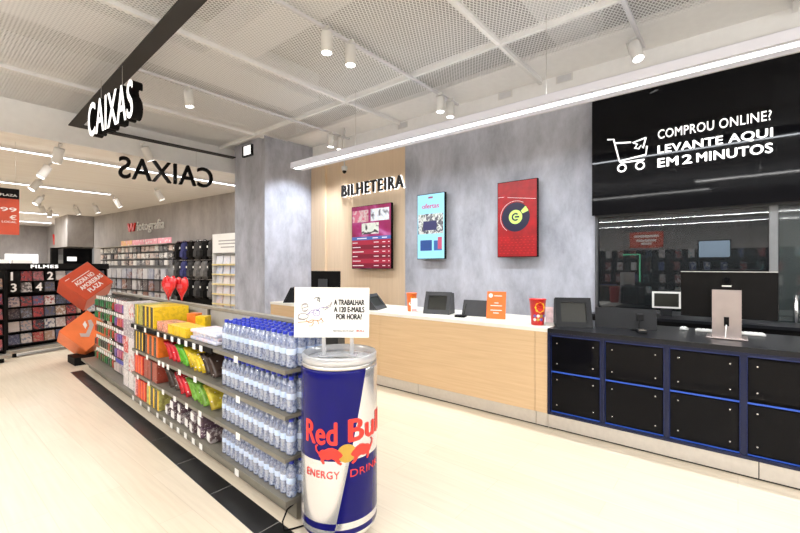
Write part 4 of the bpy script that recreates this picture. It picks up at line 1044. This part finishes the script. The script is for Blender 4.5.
# ---- tilted promotion cubes
t = thing('promotion_stand', 'two tilted orange red promotion cubes on a black plinth at the shelf end', 'display stand', (1.844, 7.895, 0))
obj('plinth', B().box(-.20, .24, -.20, .22, 0, .12).bevel(.008), M['black'], t); obj('pole', B().cyl(.03, .12, 1.0, (.0, .22)), M['black'], t)
fw = Vector((math.sin(R(50.5)), math.cos(R(50.5)), 0)); rt = Vector((fw.y, -fw.x, 0)); up = Vector((0, 0, 1)); tc_ = -fw
e1 = (rt * .163 + up * .289 + fw * .375).normalized(); n_ = e1.cross((rt * -.341 + up * .285 - fw * .114).normalized()).normalized(); e2 = n_.cross(e1)
A_ = .485; DD = .43
for k, (zc, lab) in enumerate(((1.278, 'upper orange red cube with white lettering'), (.50, 'lower orange cube with a pale tick emblem'))):
    mx = Matrix(((e1.x, e2.x, n_.x, 0), (e1.y, e2.y, n_.y, 0), (e1.z, e2.z, n_.z, zc), (0, 0, 0, 1)))
    c = obj('cube', B().box(-A_ / 2, A_ / 2, -A_ / 2, A_ / 2, -DD, 0).bevel(.006, 1), M['orange'] if k == 0 else M['orange_light'], t); c['label'] = lab
    c.matrix_local = mx
    if k == 0:
        for body, y, w in (('AGORA NO', .01, .31), ('AMOREIRAS', -.085, .37), ('PLAZA', -.18, .22)):
            obj('lettering', xform(text_mesh(body, w, .068, bold=.04, space=1.06, ext=.002), T((-A_ * .5 + .085 + (.05 if body == 'PLAZA' else 0), y, .001))), M['card'], c)
        obj('fine_print', B().box(-A_ * .32, A_ * .30, .105, .114, .0005, .002), M['card'], c); obj('fine_print', B().box(-A_ * .42, -A_ * .28, .17, .178, .0005, .002), M['card'], c)
    else:
        obj('tick_emblem', B().prism([(-.13, -.02), (-.06, -.10), (.12, .0), (.16, .09), (.12, .11), (.07, .03), (-.05, -.03), (-.10, .03)], .0005, .003), mat('pale_grey_print', (.55, .45, .42), .4), c)
        obj('tick_emblem', B().prism([(.0, .03), (.03, .11), (.09, .13), (.06, .06)], .0005, .003), M['card'], c)
# ------------------------------------------------------------------ film racks
def rack(label, p, rz, w, top, lv, header, grp):
    t = thing('film_rack', label, 'rack', p, rz, None)
    obj('back_panel', B().box(0, w, .16, .19, .12, top), M['black'], t)
    for x in (0, w - .025): obj('side_panel', B().box(x, x + .025, -.01, .19, .12, top), M['black'], t)
    for z in lv: obj('shelf', B().box(.026, w - .026, -.015, .158, z - .012, z), M['black'], t)
    obj('base', B().box(-.01, w + .01, -.14, .22, .07, .119), M['rail'], t)
    for x in (.08, w - .08): obj('foot', B().cyl(.028, 0, .0695, (x, -.06)), M['black'], t)
    if header:
        h_ = obj('header', B().box(-.02, w + .02, -.035, .19, top + .001, top + .105), M['black'], t)
        obj('lettering', xform(text_mesh('FILMES', .41, .056, bold=.03, space=1.12, ext=.004), T((w * .20, -.0355, top + .022)) @ FACE_Y), M['white_lit'], h_)
    return t
LVF = (1.25, 1.06, .82, .62, .405, .19)
RZ = R(19)
def rk(p, x, y, z): return (p[0] + x * math.cos(RZ) - y * math.sin(RZ), p[1] + x * math.sin(RZ) + y * math.cos(RZ), z)
P1 = (1.08, 9.27, 0)
rf = rack('black film rack with a lettered header facing the aisle', P1, RZ, 1.62, 1.45, LVF, True, 'film racks')
fcov = cover_mat('film_case_print', [(.035, .03, .045), (.30, .04, .04), (.07, .08, .15), (.30, .19, .13), (.52, .48, .46), (.18, .21, .27), (.33, .10, .11), (.10, .085, .085), (.42, .33, .30), (.05, .05, .06)], .33, .14, 26)
fme = B().box(-.077, .077, 0, .03, 0, .166).bevel(.003, 1).mesh('film_case')
digits = {(0, 0): '1', (0, 3): '2', (1, 0): '3', (1, 2): '4', (1, 4): '5'}
for r_, z in enumerate(LVF):
    for i in range(9):
        x = .11 + i * .174
        if (r_, i) in digits:
            n = obj('number_card', B().box(x - .075, x + .075, -.012, -.006, z, z + .175), M['black'], rf)
            obj('lettering', xform(text_mesh(digits[r_, i], None, .135, bold=.05, ext=.002), T((x - .05, -.0125, z + .02)) @ FACE_Y), M['card'], n)
            continue
        o = link('film_case', fme, fcov, None, rk(P1, x, .0, z + .0045), RZ); o.rotation_euler = (R(-7), 0, RZ)
        tag(o, f'film case on the {ORD[r_]} shelf down of the lettered film rack, {ORD[i]} across', 'film', 'film cases on the lettered rack')
P2 = (.36, 8.716, 0)
rack('black film rack without header at the picture edge', P2, RZ, .72, 1.42, (1.14, .90, .66, .42, .18), False, 'film racks')
for r_, z in enumerate((1.14, .90, .66, .42, .18)):
    for i in range(4):
        o = link('film_case', fme, fcov, None, rk(P2, .11 + i * .165, .0, z + .0045), RZ); o.rotation_euler = (R(-7), 0, RZ)
        tag(o, f'film case on the {ORD[r_]} shelf down of the rack without header, {ORD[i]} across', 'film', 'film cases on the rack without header')
t = thing('hanging_sign', 'orange and dark hanging price sign over the film rack', 'sign', (.62, 9.0, 2.01))
obj('card', B().box(0, .585, 0, .006, 0, .575), M['orange'], t); obj('top_band', B().box(0, .585, 0, .006, .576, .74), M['black'], t)
for body, x0, x1, z, h in (('PLAZA', .36, .555, .615, .035), ('9,99', .22, .55, .36, .075), ('\u20ac', .47, .55, .24, .075), ('LOCAL', .38, .55, .19, .03)):
    obj('lettering', xform(text_mesh(body, x1 - x0, h, bold=.02, ext=.002), T((x0, -.0005, z)) @ FACE_Y), M['card'], t)
for x in (.05, .54): obj('hanging_wire', B().tube([(x, .003, .74), (x, .003, 1.50)], .002, 5), M['steel'], t)

# ------------------------------------------------------------------ photo wall
def pthing(name, label, cat, k, off, z, grp): return thing(name, label, cat, pw(k, off, z), PR, grp)
t = pthing('photo_display', 'long shelved display of photo goods on the photography wall', 'display', 0, 0, 0, None)
obj('back_panel', B().box(-.10, -.02, 2.78, 8.4, .1, 2.19), mat('grey_pegboard', (.36, .36, .37), .6), t)
bgp = obj('back_panel', B().box(-.10, -.02, .36, 2.77, .1, 2.25), M['black'], t)
obj('top_board', B().box(-.40, -.02, 2.78, 8.4, 2.191, 2.21), M['rail'], t)
for z in (1.10, .73, .36): obj('shelf', B().box(-.45, -.101, 2.78, 8.4, z - .025, z), M['dark_grey'], t)
obj('base', B().box(-.5, -.101, .36, 8.4, 0, .13), M['dark_grey'], t)
for z in (2.0, 1.77, 1.54): obj('peg_rail', B().box(-.16, -.101, 2.78, 8.4, z + .17, z + .19), M['black'], t)
for z in (2.26, 1.70, 1.14): obj('peg_rail', B().box(-.12, -.101, .36, 2.77, z - .02, z), M['chrome'], t)
sp1 = cover_mat('small_photo_pack_print', [(.75, .73, .72), (.08, .08, .09), (.8, .78, .76), (.20, .20, .22), (.7, .55, .50), (.04, .04, .05)], .25, .15, 14)
sp2 = cover_mat('album_print', [(.45, .46, .52), (.60, .60, .64), (.10, .08, .09), (.30, .32, .42), (.50, .48, .50), (.25, .12, .10)], .25, .14, 8)
sme = B().box(-.06, 0, -.11, .11, 0, .165).bevel(.004, 1).mesh('photo_pack'); ame = B().box(-.08, 0, -.15, .15, 0, .33).bevel(.004, 1).mesh('photo_album')
for r_, z in enumerate((2.0, 1.77, 1.54)):
    for i in range(18):
        o = link('photo_pack', sme, sp1, None, pw(2.92 + i * .305, .165, z), PR); tag(o, f'small photo accessory in the {ORD[r_]} row of the photo wall, {ORD[i]} from the black bags', 'box', 'small photo packs on the wall')
for r_, z in enumerate((1.101, .731, .361)):
    for i in range(14):
        o = link('photo_album', ame, sp2, None, pw(3.0 + i * .39, .33, z), PR); tag(o, f'photo album on the {("upper", "middle", "lower")[r_]} shelf of the photo wall, {ORD[i]} from the black bags', 'album', 'photo albums on the wall shelves')
pcm = cover_mat('pink_yellow_poster_print', [(.80, .30, .38), (.85, .55, .12), (.80, .35, .42)], .25, .3, 5)
pcme = B().box(-.008, 0, -.42, .42, 0, .17).mesh('header_card')
for i in range(4):
    o = link('header_card', pcme, pcm, None, pw(2.95 + i * .88, .38, 2.2105), PR); tag(o, f'pink and yellow header card above the photo wall, {ORD[i]} from the black bags', 'card', 'header cards on the photo wall')
bgm = {'black': M['black'], 'grey': mat('grey_bag_cloth', (.14, .135, .135), .8, noise=.3), 'navy': mat('navy_bag_cloth', (.03, .035, .16), .7, noise=.25), 'charcoal': mat('charcoal_bag_cloth', (.035, .034, .036), .8, noise=.3)}
def bagmesh():
    b = B().pillow(.29, .50, .17, 8, 8, .08, 5)
    xform(b, Matrix.Rotation(PI / 2, 4, 'Z')); return b.mesh('body')
bm_ = bagmesh(); pk_ = B().box(-.10, -.06, -.09, .09, .06, .24).bevel(.015, 2).mesh('pocket'); st_ = B().tube([(0, -.08, .47), (0, -.05, .545), (0, .05, .545), (0, .08, .47)], .008, 6).mesh('strap'); tg_ = B().box(-.115, -.112, .02, .07, .30, .36).mesh('paper_tag')
for r_, z in enumerate((2.26, 1.70, 1.14)):
    for i in range(6):
        c = 'navy' if (i == 4 and r_ < 2) else 'grey' if (r_ == 1 and i in (1, 2)) or (r_ == 2 and i == 0) else ('charcoal', 'black')[(i + r_) % 2]
        o = pthing('camera_bag', f'{c} camera bag in the {("upper", "middle", "lower")[r_]} row, {ORD[i]} from the brochure stand', 'bag', 0.60 + i * .365, .245, z - .545, 'camera bags on the photo wall')
        link('body', bm_, None, o); link('pocket', pk_, None, o); link('strap', st_, None, o); link('paper_tag', tg_, M['card'], o)
        for ch in o.children:
            if ch.name.startswith('paper'): continue
            if not ch.data.materials: ch.data.materials.append(M['black'])
            ch.material_slots[0].link = 'OBJECT'; ch.material_slots[0].material = bgm[c]
t = pthing('brochure_stand', 'white brochure stand with yellow edged shelves by the concrete column', 'stand', -1.05, 0, 0, None)
obj('back_panel', B().box(-.12, -.02, 0, 1.38, .1, 2.30), M['white'], t)
obj('header_card', B().box(-.40, -.38, 0, 1.38, 1.86, 2.36), M['card'], t)
hc = t.children[-1]
for z, w in ((2.16, .8), (2.08, .8), (1.99, .6)): obj('fine_print', B().box(-.4015, -.4005, .69 - w / 2, .69 + w / 2, z, z + .028), M['grey_ink'], t)
ye = mat('pale_yellow_edge', (.72, .60, .30), .5)
for z in (1.56, 1.30, 1.04, .78, .52, .26):
    s_ = obj('shelf', B().box(-.40, -.121, 0, 1.38, z - .02, z), M['white'], t); obj('edge_strip', B().box(-.412, -.4005, 0, 1.38, z - .03, z + .012), ye, s_)
for y in (0, 1.355): obj('side_panel', B().box(-.40, -.121, y, y + .025, .1, 2.30), M['white'], t)
obj('base', B().box(-.42, -.02, 0, 1.38, 0, .099), M['dark_grey'], t)
brm = cover_mat('brochure_print', [(.75, .70, .72), (.55, .62, .80), (.80, .65, .66), (.72, .74, .82), (.82, .78, .76)], .22, .3, 9)
brme = B().box(-.03, 0, -.14, .14, 0, .215).mesh('brochure')
for r_, z in enumerate((1.56, 1.30, 1.04, .78, .52, .26)):
    for i in range(4):
        o = link('brochure', brme, brm, None, pw(-.86 + i * .33, .30, z + .0005), PR); o.rotation_euler = (0, R(6), PR)
        tag(o, f'pale brochure pile on the {ORD[r_]} shelf down of the brochure stand, {ORD[i]} from the column', 'brochure', 'brochures on the white stand')
t = pthing('wall_lettering', 'red emblem and white lettering spelling fotografia on the photo wall', 'sign', 5.72, .02, 2.70, None)
def emb(w, h):
    return [(0, h), (.18 * w, h), (.30 * w, .35 * h), (.44 * w, h), (.60 * w, h), (.70 * w, .35 * h), (.86 * w, h), (w, h), (.80 * w, 0), (.62 * w, 0), (.50 * w, .5 * h), (.38 * w, 0), (.20 * w, 0)]
obj('emblem', xform(B().prism(emb(.62, .30), 0, .04), T((0, .64, .04)) @ FACE_X), M['red_print'], t)
obj('lettering', xform(text_mesh('fotografia', 1.92, .42, bold=0, space=1.1, ext=.03), T((0, -.08, -.06)) @ FACE_X), M['card'], t)
# far end
t = thing('wall_lettering', 'red emblem and pale lettering on the far grey wall', 'sign', (4.645, 25.6, 2.55))
obj('emblem', xform(B().prism(emb(1.1, .5), 0, .04), FACE_X), M['red_print'], t); obj('lettering', xform(text_mesh('livro', 1.3, .5, ext=.03), T((0, -1.2, 0)) @ FACE_X), M['white_lit'], t)
o = obj('black_cabinet', B().box(4.0, 4.9, 20.4, 21.2, 0, 2.2).bevel(.01, 1), M['gloss_black']); tag(o, 'tall black cabinet in the dark recess past the photo wall', 'cabinet')
o = obj('notice_sign', B().box(4.12, 4.42, 20.37, 20.38, 1.72, 1.88), M['white_lit']); tag(o, 'small bright notice on the black cabinet in the recess', 'notice')  # brightness put in as glow; the notice is no lamp
def washer(x, y, z, lab):
    t = thing('washing_machine', lab, 'appliance', (x, y, z), 0, 'white washing machines')
    obj('casing', B().box(-.32, .32, 0, .6, 0, .85).bevel(.01, 1), M['white'], t)
    obj('door_ring', B().lathe([(.17, 0), (.22, .01), (.22, .03), (.17, .03)], 24, mx=T((0, -.03, .42)) @ Matrix.Rotation(-PI / 2, 4, 'X'), cap=False), M['chrome'], t)
    obj('door_glass', B().cyl(.17, 0, .02, mx=T((0, -.02, .42)) @ Matrix.Rotation(-PI / 2, 4, 'X'), seg=24), M['gloss_black'], t)
for i in range(3): washer(1.9 + i * .75, 24.5, .95, f'white washing machine on the far platform beyond the film rack, {ORD[i]} across')
o = obj('appliance_platform', B().box(1.4, 4.3, 24.3, 25.3, 0, .948), M['white']); tag(o, 'white platform carrying washing machines far beyond the film rack', 'platform')
o = obj('wall_board', B().box(3.1, 4.3, 26.9, 26.98, 1.0, 2.1), M['white_lit']); tag(o, 'bright white board on the far wall under the grey band', 'board')  # brightness of this plain board put in as glow
o = obj('wall_board', B().box(-1, 2.9, 26.9, 26.98, 1.2, 2.1), mat('pale_board', (.6, .6, .58), .6)); tag(o, 'long pale board on the far wall beyond the film rack', 'board')

# ------------------------------------------------------------------ light, camera, view
w = bpy.data.worlds.new('World'); SC.world = w; w.use_nodes = True
w.node_tree.nodes['Background'].inputs[0].default_value = (1, .98, .95, 1); w.node_tree.nodes['Background'].inputs[1].default_value = .3
cam = bpy.data.cameras.new('camera'); co = bpy.data.objects.new('camera', cam); COL.objects.link(co)
cam.sensor_width = 36; cam.lens = 410 / 800 * 36; cam.clip_start = .05; cam.clip_end = 100
co.location = (0, 0, 1.5); co.rotation_euler = (PI / 2, 0, R(-50.5))
SC.camera = co
vs = SC.view_settings
vs.view_transform = 'Standard'; vs.look = 'None'; vs.gamma = 1; vs.use_curve_mapping = False
vs.exposure = EXPO
c = SC.cycles
c.max_bounces = 7; c.diffuse_bounces = 4; c.glossy_bounces = 3; c.transparent_max_bounces = 24; c.transmission_bounces = 4
c.sample_clamp_indirect = 6; c.use_denoising = True
c.caustics_reflective = False; c.caustics_refractive = False
